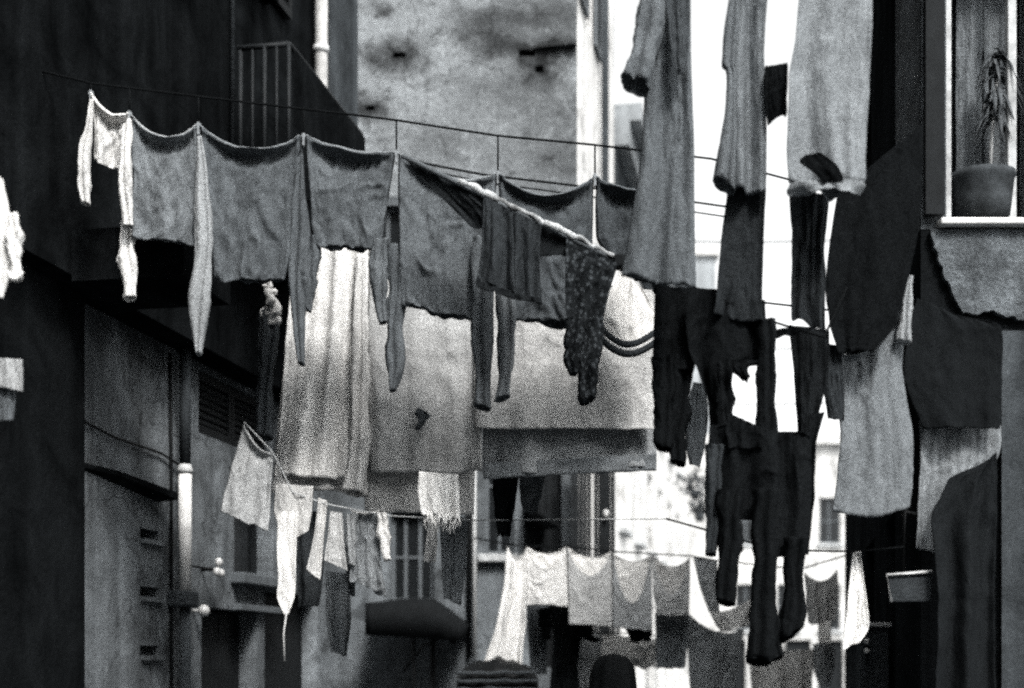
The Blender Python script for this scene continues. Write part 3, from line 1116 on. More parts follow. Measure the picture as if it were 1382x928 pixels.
shirt('dark grey shirt with two hanging sleeves right of the peg tie', .075,
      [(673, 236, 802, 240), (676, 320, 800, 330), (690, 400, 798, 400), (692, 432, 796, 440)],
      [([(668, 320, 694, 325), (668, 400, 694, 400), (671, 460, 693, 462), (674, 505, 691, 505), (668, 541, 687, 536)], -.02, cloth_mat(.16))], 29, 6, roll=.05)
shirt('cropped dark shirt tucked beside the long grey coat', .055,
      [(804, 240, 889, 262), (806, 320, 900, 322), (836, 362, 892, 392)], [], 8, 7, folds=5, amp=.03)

# ---- slanting pole
YP = 7.6
sp = thing('washing_pole', 'slanting pole with a rolled light cloth along its top edge', 'pole', P(838, 353, YP))
m = MB()
m.tube([P(543, 210, YP), P(836, 354, YP)], .014, 10)
m.build('pole', M['greywood'], sp)
m = MB()
rnd = random.Random(12)
pts, rr = [], []
for k in range(70):
    t = k / 69
    p = P(618 + (832 - 618) * t, 246 + (350 - 246) * t, YP - .006)
    q = Vector((t * 16, 2.1, 0))
    p += Vector((0, .014 * noise.noise(q + Vector((0, 5, 0))), .012 + .016 * noise.noise(q)))
    pts.append(p)
    rr.append(.017 + .013 * noise.noise(q * 1.7 + Vector((9, 0, 0))))
m.tube(pts, rr, 10)
m.build('rolled_cloth', cloth_mat(.36, .1, amp=.4, mottle=.7), sp)
m = MB()
c0, c1 = P(828, 346, YP), P(842, 362, YP)
m.box((c0.x, YP - .05, c1.z), (c1.x, YP + .05, c0.z))
m.build('pole_end', M['tarp'], sp, smooth=False, bevel=.008)
DK = 'dark clothes on the slanting pole'
o = panel('dark_cloth', cloth_mat(.018, .03), None, [(550, 214, 700, 288), (566, 238, 702, 298), (600, 268, 700, 305), (636, 304, 690, 312)], YP + .02, folds=3, amp=.02, seed=21, hem=2, pinch=0)
tag(o, 'black cloth slung from the upper half of the slanting pole', 'cloth', DK)
t = thing('dark_shorts', 'dark shorts with black hems hanging from the slanting pole', 'shorts', P(668, 402, YP), DK)
double('leg', cloth_mat(.035, .05), t, [(652, 264, 692, 286), (650, 330, 692, 335), (643, 380, 694, 398)], YP - .03, folds=3, amp=.035, seed=22, hem=2, pinch=0)
double('leg', cloth_mat(.03, .05), t, [(690, 284, 730, 304), (691, 350, 728, 352), (689, 398, 731, 408)], YP - .035, folds=3, amp=.035, seed=23, hem=2, pinch=0)
panel('hem', cloth_mat(.012, 0), t, [(643, 377, 694, 394), (642, 386, 695, 404)], YP - .075, seed=24, hem=1, pinch=0, amp=.01, nv=8)
panel('hem', cloth_mat(.012, 0), t, [(689, 394, 731, 402), (688, 402, 732, 411)], YP - .08, seed=25, hem=1, pinch=0, amp=.01, nv=8)
o = panel('dark_cloth', cloth_mat(.014, .03), None, [(722, 300, 832, 354), (724, 330, 800, 352), (727, 346, 768, 344)], YP + .03, folds=3, amp=.015, seed=26, hem=1, pinch=0)
tag(o, 'small black cloth between the shorts and the patterned tights', 'cloth', DK)
t = thing('patterned_tights', 'dark patterned tights with dangling feet at the lower end of the slanting pole', 'tights', P(786, 545, YP), DK)
pm = cloth_mat(.022, .03, pattern='print')
double('hips', pm, t, [(764, 322, 834, 356), (763, 390, 822, 395), (765, 440, 810, 448)], YP - .03, folds=3, amp=.02, seed=27, hem=0, pinch=0)
sleeve('leg', pm, t, [(763, 430, 788, 430), (761, 470, 786, 470), (763, 490, 782, 492), (768, 505, 779, 505)], YP - .05, seed=28, close=True)
sleeve('leg', pm, t, [(782, 430, 812, 430), (782, 470, 812, 470), (779, 510, 806, 515), (782, 546, 804, 536)], YP - .02, seed=29, close=True)

# ---- sheets line
Y2 = 8.9
line('clothesline', 'rope behind the shirts that carries the big bed sheets', [left.at(Yl(330) * SN, P(330, 312, Y2).z, .0), P(400, 321, Y2), P(497, 336, Y2), P(642, 372, Y2), P(890, 392, Y2), Vector((XR + .35, 9.2, P(890, 392, Y2).z - .1))], .007)
BS = 'bed sheets on the rear rope'
t = thing('bed_sheet', 'narrow pale bed sheet with deep vertical folds, leftmost of the big sheets', 'sheet', P(430, 665, Y2), BS)
panel('front_panel', cloth_mat(.78), t, [(400, 322, 498, 338), (386, 450, 496, 450), (374, 580, 494, 585), (367, 640, 492, 646)], Y2, folds=4, amp=.085, seed=31, hem=1, lean=.05)
panel('back_panel', cloth_mat(.5), t, [(402, 322, 499, 338), (388, 450, 497, 450), (373, 585, 495, 590), (365, 662, 492, 668)], Y2 + .09, folds=4, amp=.03, seed=32, hem=2)
sleeve('bunched_edge', cloth_mat(.6), t, [(480, 345, 492, 345), (474, 500, 496, 500), (470, 610, 497, 610), (466, 664, 490, 668)], Y2 - .06, seed=33, wr=.3)
t = thing('bed_sheet', 'pale bed sheet with a small dark stain, between the narrow sheet and the wide one', 'sheet', P(570, 693, Y2), BS)
panel('front_panel', cloth_mat(.46), t, [(496, 337, 642, 373), (496, 480, 650, 480), (497, 580, 651, 580), (498, 636, 651, 638)], Y2 + .02, folds=3, amp=.028, seed=34, hem=2)
panel('back_panel', cloth_mat(.5), t, [(496, 340, 642, 376), (492, 560, 642, 560), (492, 690, 640, 696)], Y2 + .12, folds=3, amp=.025, seed=35, hem=2)
pv = sheet_grid([(564, 549, 576, 556), (559, 558, 581, 561), (566, 568, 575, 569), (559, 577, 568, 580)], Y2 - .035, seed=36, hem=2, nu=8, nv=8, amp=.004, folds=1, pinch=0)
vs, fs = grid_faces(pv)
mesh('stain_patch', vs, fs, cloth_mat(.07, .1, mottle=.5), t, solid=.002)
t = thing('bed_sheet', 'widest bed sheet, light front half over a darker lower half', 'sheet', P(765, 642, Y2), BS)
panel('front_panel', cloth_mat(.50), t, [(641, 373, 888, 393), (640, 470, 888, 470), (640, 540, 886, 540), (641, 577, 886, 580)], Y2 - .02, folds=5, amp=.03, seed=37, hem=1, nu=64)
panel('back_panel', cloth_mat(.30), t, [(650, 376, 890, 396), (651, 560, 886, 560), (652, 643, 886, 630)], Y2 + .10, folds=4, amp=.022, seed=38, hem=1, nu=64)
panel('hem_band', cloth_mat(.19), t, [(652, 624, 886, 612), (652, 646, 886, 634)], Y2 + .065, folds=4, amp=.01, seed=39, hem=1, nu=50, nv=8, pinch=0)

# fringed towel, lit
t = thing('fringed_towel', 'bright white fringed towel hanging low below the stained sheet', 'towel', P(593, 712, Y2 - .1))
tw = cloth_mat(.88, .12, amp=.2)
panel('towel_body', tw, t, [(566, 636, 618, 640), (564, 668, 620, 668), (570, 692, 620, 698)], 8.55, folds=4, amp=.02, seed=41, hem=2, pinch=0)
m = MB()
rnd = random.Random(5)
for k in range(26):
    x = 572 + 47 * k / 25
    y = 692 + 6 * k / 25
    m.tube([P(x, y - 3, 8.55), P(x + rnd.uniform(-2, 2), y + 9, 8.55 + rnd.uniform(-.02, .02)), P(x + rnd.uniform(-3, 5), y + rnd.uniform(12, 24), 8.55)], [.006, .005, .003], 5)
m.build('fringe', tw, t)

# white cap-like cloth
t = thing('pillowcase', 'bright rounded white pillowcase with dark banded edge beside the long coat', 'pillowcase', P(850, 475, 8.5))
double('body', cloth_mat(.88, .35, amp=.2), t, [(838, 368, 866, 388), (818, 405, 882, 415), (813, 435, 886, 440), (822, 452, 882, 455)], 8.5, folds=2, amp=.012, seed=43, hem=0, bottom_sag=12, pinch=0)
for i, (dy, v, r) in enumerate(((2, .03, .022), (9, .5, .012), (15, .03, .02))):
    m = MB()
    m.tube([P(811 + 76 * k / 12, 441 + dy + 20 * math.sin(PI * (k / 12) ** .9) + 4 * k / 12, 8.46 - .006 * i) for k in range(13)], r, 8)
    m.build('edge_band', cloth_mat(v, 0), t)

# left end of the rear rope
t = thing('crumpled_rag', 'crumpled white rag knotted at the left end of the rear rope', 'rag', P(370, 440, 8.7))
m = MB()
rnd = random.Random(8)
vs, fs = [], []
for q in range(9):
    c = P(355 + rnd.uniform(0, 28), 380 + q * 6.5, 8.7 + rnd.uniform(-.03, .03))
    m.sphere(c, .03, rnd.uniform(.6, 1.6), rnd.uniform(.4, .9), rnd.uniform(.8, 2.0), 12, 8)
for i, v in enumerate(m.v):
    m.v[i] = v + Vector((noise.noise(v * 22), noise.noise(v * 22 + Vector((7, 0, 0))), noise.noise(v * 19))) * .025
m.build('knotted_cloth', cloth_mat(.7, .2, amp=.4, mottle=.6), t)
sleeve('hanging_tail', cloth_mat(.05, .05), t, [(352, 420, 378, 420), (350, 500, 372, 500), (345, 590, 365, 592)], 8.75, seed=45)

# small line on the left
Y4 = 8.68
line('clothesline', 'low sagging rope on the left carrying the small white washing', [left.at(Yl(318) * SN, P(318, 566, Y4).z, 0), P(330, 570, Y4), P(368, 610, Y4), P(395, 664, Y4), P(440, 680, Y4), P(525, 696, Y4 + .1), P(640, 702, Y4 + .5), P(900, 700, 10.5)], .0045, mat=cloth_mat(.4, 0))
SW = 'small washing on the low left rope'


def single(name, label, cat, v, rows, Y, grp=None, mat=None, **kw):
    o = panel(name, mat or cloth_mat(v), None, rows, Y, **kw)
    return tag(o, label, cat, grp)


single('white_cloth', 'white cloth pinned at one corner above the small dark window', 'cloth', .42, [(328, 571, 368, 610), (310, 632, 367, 650), (296, 690, 363, 715)], Y4, SW, folds=3, amp=.04, seed=51, sag=12, roll=.03)
single('white_cloth', 'short rounded white cloth hanging just below the narrow bed sheet', 'cloth', .55, [(371, 652, 423, 656), (369, 690, 421, 692), (378, 716, 417, 716)], Y4, SW, folds=2, amp=.03, seed=52, bottom_sag=9, hem=0)
t = thing('cloth_strip', 'long white tie shaped strip with a pointed end and a dangling cord', 'strip', P(386, 890, Y4 - .05), SW)
panel('strip', cloth_mat(.84, .3, amp=.15), t, [(375, 690, 401, 690), (374, 740, 400, 740), (376, 780, 399, 782), (374, 806, 397, 806), (384, 829, 389, 829)], Y4 - .05, folds=1, amp=.012, seed=53, hem=0, pinch=0)
m = MB()
m.tube([P(386, 828, Y4 - .05), P(383, 855, Y4 - .05), P(384, 892, Y4 - .05)], [.008, .006, .007], 7)
m.build('cord', cloth_mat(.5), t)
single('small_cloth', 'thin pale cloth with a bright flared end', 'cloth', .62, [(430, 672, 442, 676), (425, 720, 437, 722), (414, 768, 432, 783)], Y4, SW, folds=2, amp=.02, seed=54, hem=1)
single('small_cloth', 'grey flared cloth with an angled hem in the low left washing', 'cloth', .48, [(446, 690, 462, 692), (442, 730, 465, 735), (438, 756, 470, 773)], Y4, SW, folds=2, amp=.025, seed=55, hem=1)
t = shirt('mottled grey blouse with a white sleeve at the end of the low left rope', .26,
          [(474, 690, 512, 690), (472, 730, 512, 735), (472, 785, 520, 800)],
          [([(468, 695, 482, 692), (468, 730, 480, 730), (471, 762, 479, 764)], -.03, cloth_mat(.35)),
           ([(508, 692, 521, 692), (510, 725, 526, 725), (518, 757, 527, 755)], -.03, cloth_mat(.75))], 4, 56, Y=Y4 + .1, grp=SW, name='blouse', cat='blouse', roll=.01)
single('small_cloth', 'narrow pale cloth right of the white sleeved blouse before the dark window', 'cloth', .5, [(580, 690, 590, 690), (575, 730, 590, 730), (572, 758, 588, 760)], Y4 + .2, SW, folds=2, amp=.02, seed=57, hem=1)


for (nm_, lab, v, rows, yy, sd) in (
    ('small_cloth', 'dim grey cloth strip between the flared cloth and the blouse', .20, [(462, 700, 480, 702), (464, 750, 482, 752), (470, 800, 480, 806)], Y4 + .25, 151),
    ('small_cloth', 'dark ragged cloth behind the white pointed strip', .05, [(398, 690, 430, 690), (400, 760, 436, 764), (402, 820, 430, 812)], Y4 + .5, 152),
    ('small_cloth', 'long mottled grey cloth below the blouse down the stucco corner', .16, [(440, 770, 470, 774), (440, 830, 474, 826), (446, 880, 468, 886)], Y4 + .7, 153),
    ('small_cloth', 'dull grey cloth with torn end hanging left of the thin pale conduit', .13, [(594, 696, 632, 698), (596, 760, 630, 756), (600, 808, 622, 816)], Y4 + .6, 154),
    ('small_cloth', 'black limp cloth hanging before the narrow dark window under the wide sheet', .012, [(664, 640, 700, 640), (668, 690, 694, 690), (672, 722, 688, 728)], Y2 + .5, 155),
    ('small_cloth', 'grey limp cloth under the middle of the wide sheet', .10, [(700, 638, 736, 638), (702, 670, 730, 670), (706, 694, 724, 690)], Y2 + .6, 156)):
    single(nm_, lab, 'cloth', v, rows, yy, SW, folds=2, amp=.03, seed=sd, hem=3)
# far left edge
t = thing('white_bundle', 'bright white bundle of washing cut by the left edge', 'bundle', P(8, 380, 6.0))
panel('cloth', cloth_mat(.88, .2, amp=.15), t, [(-14, 225, 2, 240), (-18, 290, 12, 290), (-16, 360, 14, 360), (-10, 400, 4, 402)], 6.0, folds=2, amp=.03, seed=61)
sleeve('sleeve', cloth_mat(.85, .2), t, [(12, 288, 24, 288), (10, 320, 30, 318), (14, 350, 26, 350), (16, 378, 30, 376)], 5.97, seed=62, wr=.3)
m = MB()
m.tube([P(14 + 9 * math.cos(a) + 6, 366 + 10 * math.sin(a), 5.95) for a in [PI * k / 10 for k in range(11)]], .008, 8)
m.build('loop', cloth_mat(.85, .1), t)
single('grey_cloth', 'light grey cloth scrap low at the left edge, above a darker one', 'cloth', .40, [(-20, 484, 28, 484), (-20, 505, 29, 505), (-20, 520, 29, 527)], 6.0, None, folds=1, amp=.01, seed=63, hem=1)
single('grey_cloth', 'dark grey cloth scrap below the light one at the left edge', 'cloth', .12, [(-20, 520, 18, 522), (-20, 545, 18, 545), (-20, 568, 16, 566)], 6.03, None, folds=1, amp=.01, seed=64, hem=1)
line('clothesline', 'rope along the left edge holding the white bundle', [Vector((-4.38 + AL * 5 + .35, 5.0, P(0, 232, 6).z)), P(0, 228, 6.0), P(-60, 215, 6.6)], .006)

# ------------------------------------------------------------------ near right garments
YG = 6.3
line('clothesline', 'high rope in front carrying the long coats on the right', [P(700, -70, YG + .5), P(880, -45, YG), P(1100, -48, YG), P(1260, -60, 7.4)], .007)
GR = 'long garments hanging on the right'
t = thing('long_coat', 'long grey coat with a short wide sleeve, hanging against the bright sky', 'coat', P(890, 390, YG), GR)
gm_ = cloth_mat(.10, .05)
double('body', gm_, t, [(880, -45, 932, -40), (874, 60, 932, 60), (868, 150, 935, 150), (862, 230, 937, 230), (848, 320, 938, 330), (838, 372, 940, 388)], YG, folds=3, amp=.05, seed=71, hem=3, pinch=0, nv=60)
sleeve('sleeve', cloth_mat(.13, .08), t, [(868, -50, 900, -50), (856, 40, 892, 40), (846, 80, 884, 80), (838, 106, 876, 120)], YG - .09, seed=72, flat=.4, tilt=.5)
panel('front_facing', cloth_mat(.05, .05), t, [(893, -45, 932, -45), (905, 60, 930, 60), (914, 100, 922, 100)], YG - .09, folds=2, amp=.015, seed=73, hem=0, pinch=0)
t = thing('grey_tunic', 'slim grey tunic with a darker skirt hanging next to the sky gap', 'tunic', P(1003, 420, YG + .1), GR)
double('body', cloth_mat(.15, .10), t, [(990, -45, 1040, -45), (990, 60, 1034, 60), (986, 150, 1036, 150), (984, 220, 1036, 220), (984, 258, 1034, 260)], YG + .1, folds=2, amp=.05, seed=74, hem=2, pinch=0)
sleeve('sleeve', cloth_mat(.13, .12), t, [(986, -20, 1000, -20), (976, 70, 994, 70), (974, 88, 992, 90), (980, 100, 993, 100), (974, 180, 992, 180), (964, 242, 990, 258)], YG + .04, seed=75, wr=.1)
double('skirt', cloth_mat(.022, .03), t, [(982, 250, 1034, 252), (972, 330, 1030, 330), (966, 400, 1028, 405), (962, 425, 1030, 435)], YG + .16, folds=2, amp=.04, seed=76, hem=2, pinch=0)
t = thing('pale_shirt', 'big pale shirt with fluted folds and a dark gaping hem', 'shirt', P(1116, 262, YG), GR)
double('body', cloth_mat(.20, .08), t, [(1082, -45, 1180, -45), (1070, 60, 1176, 60), (1062, 110, 1174, 110), (1060, 200, 1170, 200), (1062, 250, 1168, 246)], YG, folds=2.5, amp=.075, seed=77, hem=3, pinch=0, gap=.12)
vs, fs = grid_faces(sheet_grid([(1066, 246, 1166, 240), (1062, 256, 1168, 250), (1066, 266, 1164, 256)], YG - .13, seed=78, hem=3, amp=.03, folds=2, pinch=0, nu=30, nv=10))
mesh('turned_hem', vs, fs, cloth_mat(.22, .1), t, solid=.003)
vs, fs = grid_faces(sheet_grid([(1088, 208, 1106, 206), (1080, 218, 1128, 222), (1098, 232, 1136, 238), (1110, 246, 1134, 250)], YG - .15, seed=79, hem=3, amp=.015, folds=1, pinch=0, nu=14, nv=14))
mesh('dark_gap', vs, fs, cloth_mat(.005, 0), t, solid=.003)  # black patch painted for the shaded gap in the shirt
single('dark_scarf', 'dark knotted scarf between the slim tunic and the big pale shirt', 'scarf', .008, [(1034, 88, 1062, 86), (1032, 125, 1062, 125), (1036, 168, 1060, 160)], YG + .05, GR, folds=2, amp=.03, seed=79, hem=3)
single('ribbed_cloth', 'narrow dark ribbed cloth under the big pale shirt', 'cloth', .03, [(1066, 258, 1120, 262), (1068, 340, 1113, 345), (1066, 430, 1114, 446)], YG + .25, GR, folds=4, amp=.04, seed=80, hem=4)
line('clothesline', 'rope behind the long coats with the black clothes on the right', [P(845, 372, 6.9), P(930, 395, 6.75), P(1030, 430, 6.7), P(1112, 455, 6.7), P(1243, 170, 7.45)], .006)

blk = cloth_mat(.007, 0)
bl2 = cloth_mat(.008, .02)
BK = 'black clothes hanging on the right'
t = thing('black_trousers', 'black trousers below the long grey coat, one leg longer', 'trousers', P(908, 625, 6.6), BK)
double('waist', blk, t, [(884, 384, 938, 388), (882, 440, 938, 440), (880, 500, 936, 500)], 6.6, folds=2, amp=.03, seed=81, hem=0, pinch=0)
sleeve('leg', blk, t, [(880, 480, 912, 480), (882, 540, 908, 540), (884, 604, 906, 608)], 6.6, seed=82)
sleeve('leg', blk, t, [(900, 480, 936, 480), (900, 560, 930, 560), (904, 622, 924, 628)], 6.63, seed=83)
single('black_sweater', 'bulky black sweater slumped between the coat and the tunic', 'sweater', 0, [(930, 384, 1034, 402), (926, 430, 1036, 432), (930, 470, 1036, 486), (944, 500, 990, 496), (958, 545, 987, 540), (962, 590, 990, 590)], 6.5, BK, mat=blk, folds=2, amp=.05, seed=84, hem=4, pinch=0)
single('dark_cloth', 'grey cloth showing between the black trousers and the black jacket', 'cloth', .11, [(936, 515, 952, 518), (928, 550, 956, 556), (926, 600, 952, 600), (930, 628, 945, 630)], 7.2, BK, folds=1, amp=.02, seed=85, hem=1)
t = thing('black_jacket', 'long black jacket and trousers hanging in the middle of the black clothes', 'jacket', P(1000, 905, 6.45), BK)
single_rows = [(962, 500, 986, 520), (960, 572, 1046, 580), (956, 640, 1048, 640), (954, 690, 1046, 690)]
double('upper', bl2, t, [(958, 572, 1048, 582), (955, 640, 1050, 640), (953, 700, 1046, 700)], 6.45, folds=3, amp=.03, seed=86, hem=0, pinch=0)
sleeve('collar_strap', bl2, t, [(968, 490, 988, 490), (966, 540, 989, 540), (962, 590, 992, 590)], 6.5, seed=87, close=True)
sleeve('collar_strap', bl2, t, [(1022, 430, 1046, 430), (1022, 500, 1046, 500), (1020, 600, 1050, 600)], 6.5, seed=88, close=True)
sleeve('sleeve', cloth_mat(.03, .05), t, [(953, 600, 975, 600), (952, 690, 972, 690), (952, 748, 966, 750)], 6.42, seed=89)
sleeve('leg', blk, t, [(970, 660, 1002, 660), (969, 740, 998, 740), (968, 812, 992, 817)], 6.4, seed=90)
sleeve('leg', blk, t, [(1018, 660, 1048, 660), (1016, 760, 1047, 760), (1012, 840, 1046, 840), (1006, 892, 1040, 896)], 6.4, seed=91)
t = thing('black_trousers', 'black trousers with a pointed cuff, rightmost of the black clothes', 'trousers', P(1065, 893, 6.5), BK)
double('waist', bl2, t, [(1040, 580, 1092, 585), (1040, 650, 1096, 650), (1038, 752, 1092, 748)], 6.5, folds=2, amp=.04, seed=92, hem=0, pinch=0)
sleeve('leg', blk, t, [(1036, 725, 1052, 725), (1032, 790, 1046, 790), (1034, 860, 1052, 860), (1040, 892, 1058, 886)], 6.45, seed=93)
sleeve('leg', blk, t, [(1060, 725, 1092, 725), (1060, 790, 1082, 790), (1054, 840, 1086, 840), (1056, 868, 1084, 848)], 6.45, seed=94)
single('dark_cloth', 'charcoal cloth hanging below the ribbed cloth', 'cloth', .014, [(1066, 436, 1120, 446), (1072, 500, 1116, 510), (1078, 580, 1098, 580), (1082, 640, 1094, 640), (1080, 700, 1092, 690)], 6.85, BK, folds=2, amp=.04, seed=95, hem=3)
single('dark_cloth', 'dark cloth edge left of the light sheet on the right', 'cloth', .03, [(1112, 462, 1134, 468), (1112, 520, 1140, 520), (1118, 565, 1140, 568)], 6.9, BK, folds=1, amp=.02, seed=99, hem=1)
single('black_blanket', 'large black blanket hanging from the high corner at right', 'blanket', 0, [(1130, 262, 1246, 165), (1120, 320, 1243, 290), (1113, 385, 1226, 376), (1118, 435, 1206, 440), (1132, 478, 1178, 474)], 6.85, BK, mat=blk, folds=2, amp=.03, seed=96, hem=2, pinch=0)
t = thing('light_sheet', 'light grey sheet pinned by its right corner on the right side', 'sheet', P(1180, 700, 7.0), GR)
panel('cloth', cloth_mat(.17, .15), t, [(1131, 476, 1229, 386), (1130, 540, 1220, 490), (1133, 590, 1233, 575), (1128, 650, 1235, 640), (1123, 690, 1231, 684)], 7.0, folds=2.5, amp=.04, seed=97, hem=2, sag=34, roll=.03, bottom_sag=10)
sleeve('pinned_corner', cloth_mat(.30, .1), t, [(1224, 372, 1232, 372), (1216, 420, 1230, 420), (1210, 460, 1228, 462)], 6.96, seed=98, close=True)

single('black_rag', 'small black rag hooked over the upper edge of the square bright hole', 'rag', 0, [(978, 484, 1026, 488), (984, 498, 1010, 496), (1004, 512, 1012, 512)], 6.42, BK, mat=blk, folds=2, amp=.02, seed=141, hem=4, pinch=0)
single('black_rag', 'slanting black rag along the lower edge of the square bright hole', 'rag', 0, [(984, 556, 1030, 578), (980, 580, 1034, 588), (984, 604, 1030, 606)], 6.41, BK, mat=blk, folds=2, amp=.02, seed=142, hem=3, pinch=0)
single('black_rag', 'ragged black strip crossing the tall bright slit by the ribbed cloth', 'rag', 0, [(1026, 446, 1080, 440), (1028, 456, 1078, 452)], 6.6, BK, mat=blk, folds=2, amp=.01, seed=143, hem=3, pinch=0)
single('black_rag', 'torn black cloth tapering beside the light sheet on the right', 'rag', 0, [(1088, 560, 1112, 556), (1086, 600, 1100, 600), (1084, 680, 1098, 674), (1086, 735, 1092, 730)], 6.6, BK, mat=bl2, folds=1, amp=.03, seed=144, hem=3, pinch=0)
# cloths on the corner house front
BL = 'cloths hung on the corner house front'
single('dark_blanket', 'dark blanket hung below the right window sill', 'blanket', 0, [(1238, 402, 1300, 428), (1228, 440, 1350, 440), (1219, 510, 1353, 505), (1238, 560, 1352, 560), (1246, 578, 1350, 578)], 7.3, BL, mat=cloth_mat(.010, .02, amp=.25), folds=2, amp=.02, seed=101, hem=1, pinch=0)
single('striped_cloth', 'pale striped cloth showing below the dark blanket', 'cloth', 0, [(1240, 560, 1350, 560), (1240, 620, 1346, 620), (1236, 740, 1262, 745)], 7.4, BL, mat=cloth_mat(.22, .1, pattern='stripe'), folds=3, amp=.03, seed=102, hem=1, pinch=0)
single('black_cover', 'tall black cover draped in front of the right doorway', 'cover', 0, [(1322, 628, 1346, 610), (1300, 636, 1347, 630), (1281, 646, 1348, 650), (1268, 672, 1348, 680), (1255, 702, 1347, 710), (1262, 800, 1345, 800), (1258, 960, 1346, 960)], 7.2, BL, mat=cloth_mat(.012, 0, amp=.3), folds=3, amp=.06, seed=103, hem=4, pinch=0)

# hanging sign and little counter at right
sg = thing('hanging_board', 'dark blank board with a pale rim on a bracket at right', 'board', P(1226, 812, 7.25))
bp2 = Plane((0, 7.25), (1, 0), (0, -1))
m = MB()
m.hexa([P(1203, 812, 7.25), P(1257, 812, 7.25), P(1257, 812, 7.29), P(1203, 812, 7.29)], [P(1197, 776, 7.25), P(1258, 771, 7.25), P(1258, 771, 7.29), P(1197, 776, 7.29)])
m.build('board', M['dark_low'], sg, smooth=False, bevel=.006)
m = MB()
m.tube([P(1203, 812, 7.24), P(1197, 776, 7.24), P(1258, 771, 7.24)], .009, 8)
m.build('rim', M['dullwhite'], sg)
m = MB()
m.tube([P(1220, 774, 7.27), P(1220, 690, 7.27), Vector((xof(1246, YR), YR, zof(690, 7.27)))], .012, 8)
m.build('bracket', M['iron'], sg)
ct = thing('street_stall', 'narrow dark stall with a pale top edge and two white knobs', 'stall', (xof(1182, 9.6), 9.75, 0))
m = MB()
m.box((xof(1160, 9.6), 9.6, 0), (xof(1200, 9.6), 9.95, zof(846, 9.6)))
m.build('cabinet', M['dark_low'], ct, smooth=False, bevel=.01)
m = MB()
m.box((xof(1158, 9.6), 9.57, zof(846, 9.6) + .002), (xof(1203, 9.6), 9.98, zof(840, 9.6)))
m.build('top', M['dullwhite'], ct, smooth=False, bevel=.005)
for py in (865, 878):
    m = MB()
    m.sphere(P(1170, py, 9.55), .02)
    m.tube([P(1170, py, 9.55), P(1170, py, 9.61)], .01, 6)
    m.build('knob', M['porcelain'], ct)

# ------------------------------------------------------------------ far line
Y5 = 14.0
line('clothesline', 'far low rope carrying the row of small cloths', [P(640, 726, Y5), P(686, 734, Y5), P(711, 737, Y5), P(765, 737, Y5), P(826, 744, Y5), P(880, 747, Y5), P(932, 750, Y5), P(968, 756, Y5), P(1080, 768, Y5), P(1165, 742, Y5)], .008)
FL = 'small cloths on the far low rope'


def towel(label, v, rows, sag, seed, back=.4, bv=.85, **kw):
    xs = [r[0] for r in rows] + [r[2] for r in rows]
    t = thing('small_towel', label, 'towel', P(sum(xs) / len(xs), rows[-1][3], Y5), FL)
    panel('front_panel', cloth_mat(v, .12, 70, .3), t, rows, Y5 - .04, sag=sag, seed=seed, folds=2, amp=.02, hem=1, **kw)
    r2 = [tuple(r) for r in rows]
    r2[-1] = (r2[-1][0] + 1, r2[-1][1] - 14, r2[-1][2] - 1, r2[-1][3] - 14)
    panel('back_panel', cloth_mat(bv, .3, 70, .25), t, r2, Y5 + .05, sag=sag * back, seed=seed + 5, folds=2, amp=.015, hem=1)  # paler than the front: the sunlit crescent is painted into its colour
    return t


t = thing('long_gown', 'long white pleated gown at the left end of the far row', 'gown', P(680, 900, Y5), FL)
panel('front_panel', cloth_mat(.8, .15, 70, .3), t, [(685, 737, 711, 738), (680, 790, 711, 790), (668, 850, 708, 850), (652, 896, 705, 902)], Y5 - .03, folds=4, amp=.06, seed=110, sag=20, hem=3)
panel('back_panel', cloth_mat(.5, .35, 70), t, [(685, 737, 711, 738), (684, 790, 711, 790), (672, 850, 707, 850), (656, 880, 704, 885)], Y5 + .06, folds=3, amp=.03, seed=111, sag=14, hem=2)
towel('white towel with a straight lower edge, second in the far row', .72, [(711, 738, 764, 738), (711, 780, 765, 780), (711, 816, 766, 817)], 30, 112, .3, .9)
towel('light grey towel with a bright crescent of its back showing', .46, [(766, 738, 825, 744), (767, 790, 826, 790), (768, 843, 827, 844)], 36, 114, .3, .9)
towel('grey towel with the deepest sag in the far row', .34, [(827, 745, 879, 748), (827, 800, 880, 800), (828, 848, 880, 850)], 72, 116, .15, .75)
towel('pale towel hanging askew over a darker cloth in the far row', .44, [(881, 748, 931, 752), (882, 800, 931, 800), (887, 830, 930, 832)], 56, 118, .25, .6)
single('grey_cloth', 'dark grey cloth hanging under the askew pale towel', 'cloth', .16, [(884, 826, 930, 830), (885, 870, 928, 870), (886, 902, 924, 902)], Y5 + .2, FL, folds=2, amp=.02, seed=120, hem=1)
single('grey_cloth', 'triangular grey cloth pulled to a point at the right of the far row', 'cloth', .33, [(936, 752, 968, 756), (944, 790, 970, 790), (956, 826, 972, 830)], Y5, FL, folds=1, amp=.02, seed=121, hem=1)
single('grey_cloth', 'grey draped cloth lowest in the far row, left of the black legs', 'cloth', .26, [(930, 828, 1005, 848), (928, 870, 1000, 880), (932, 945, 990, 945)], Y5 + .3, FL, folds=2, amp=.05, seed=122, hem=2, sag=14)
single('pale_cloth', 'pale twisted cloth looped between the black trouser legs', 'cloth', .7, [(958, 825, 1022, 800), (966, 842, 1020, 822), (975, 852, 1010, 845)], Y5 - .2, FL, folds=2, amp=.03, seed=123, hem=1, sag=8)
line('clothesline', 'lowest rope carrying the torn pale cloths', [P(725, 842, 14.6), P(770, 852, 14.6), P(850, 855, 14.6), P(888, 858, 14.6), P(1000, 850, 14.6)], .007)
single('torn_cloth', 'torn grey cloth on the lowest rope beside the black dress', 'cloth', .34, [(776, 856, 812, 852), (776, 880, 810, 880), (778, 930, 800, 930)], 14.6, FL, folds=3, amp=.03, seed=124, hem=4)
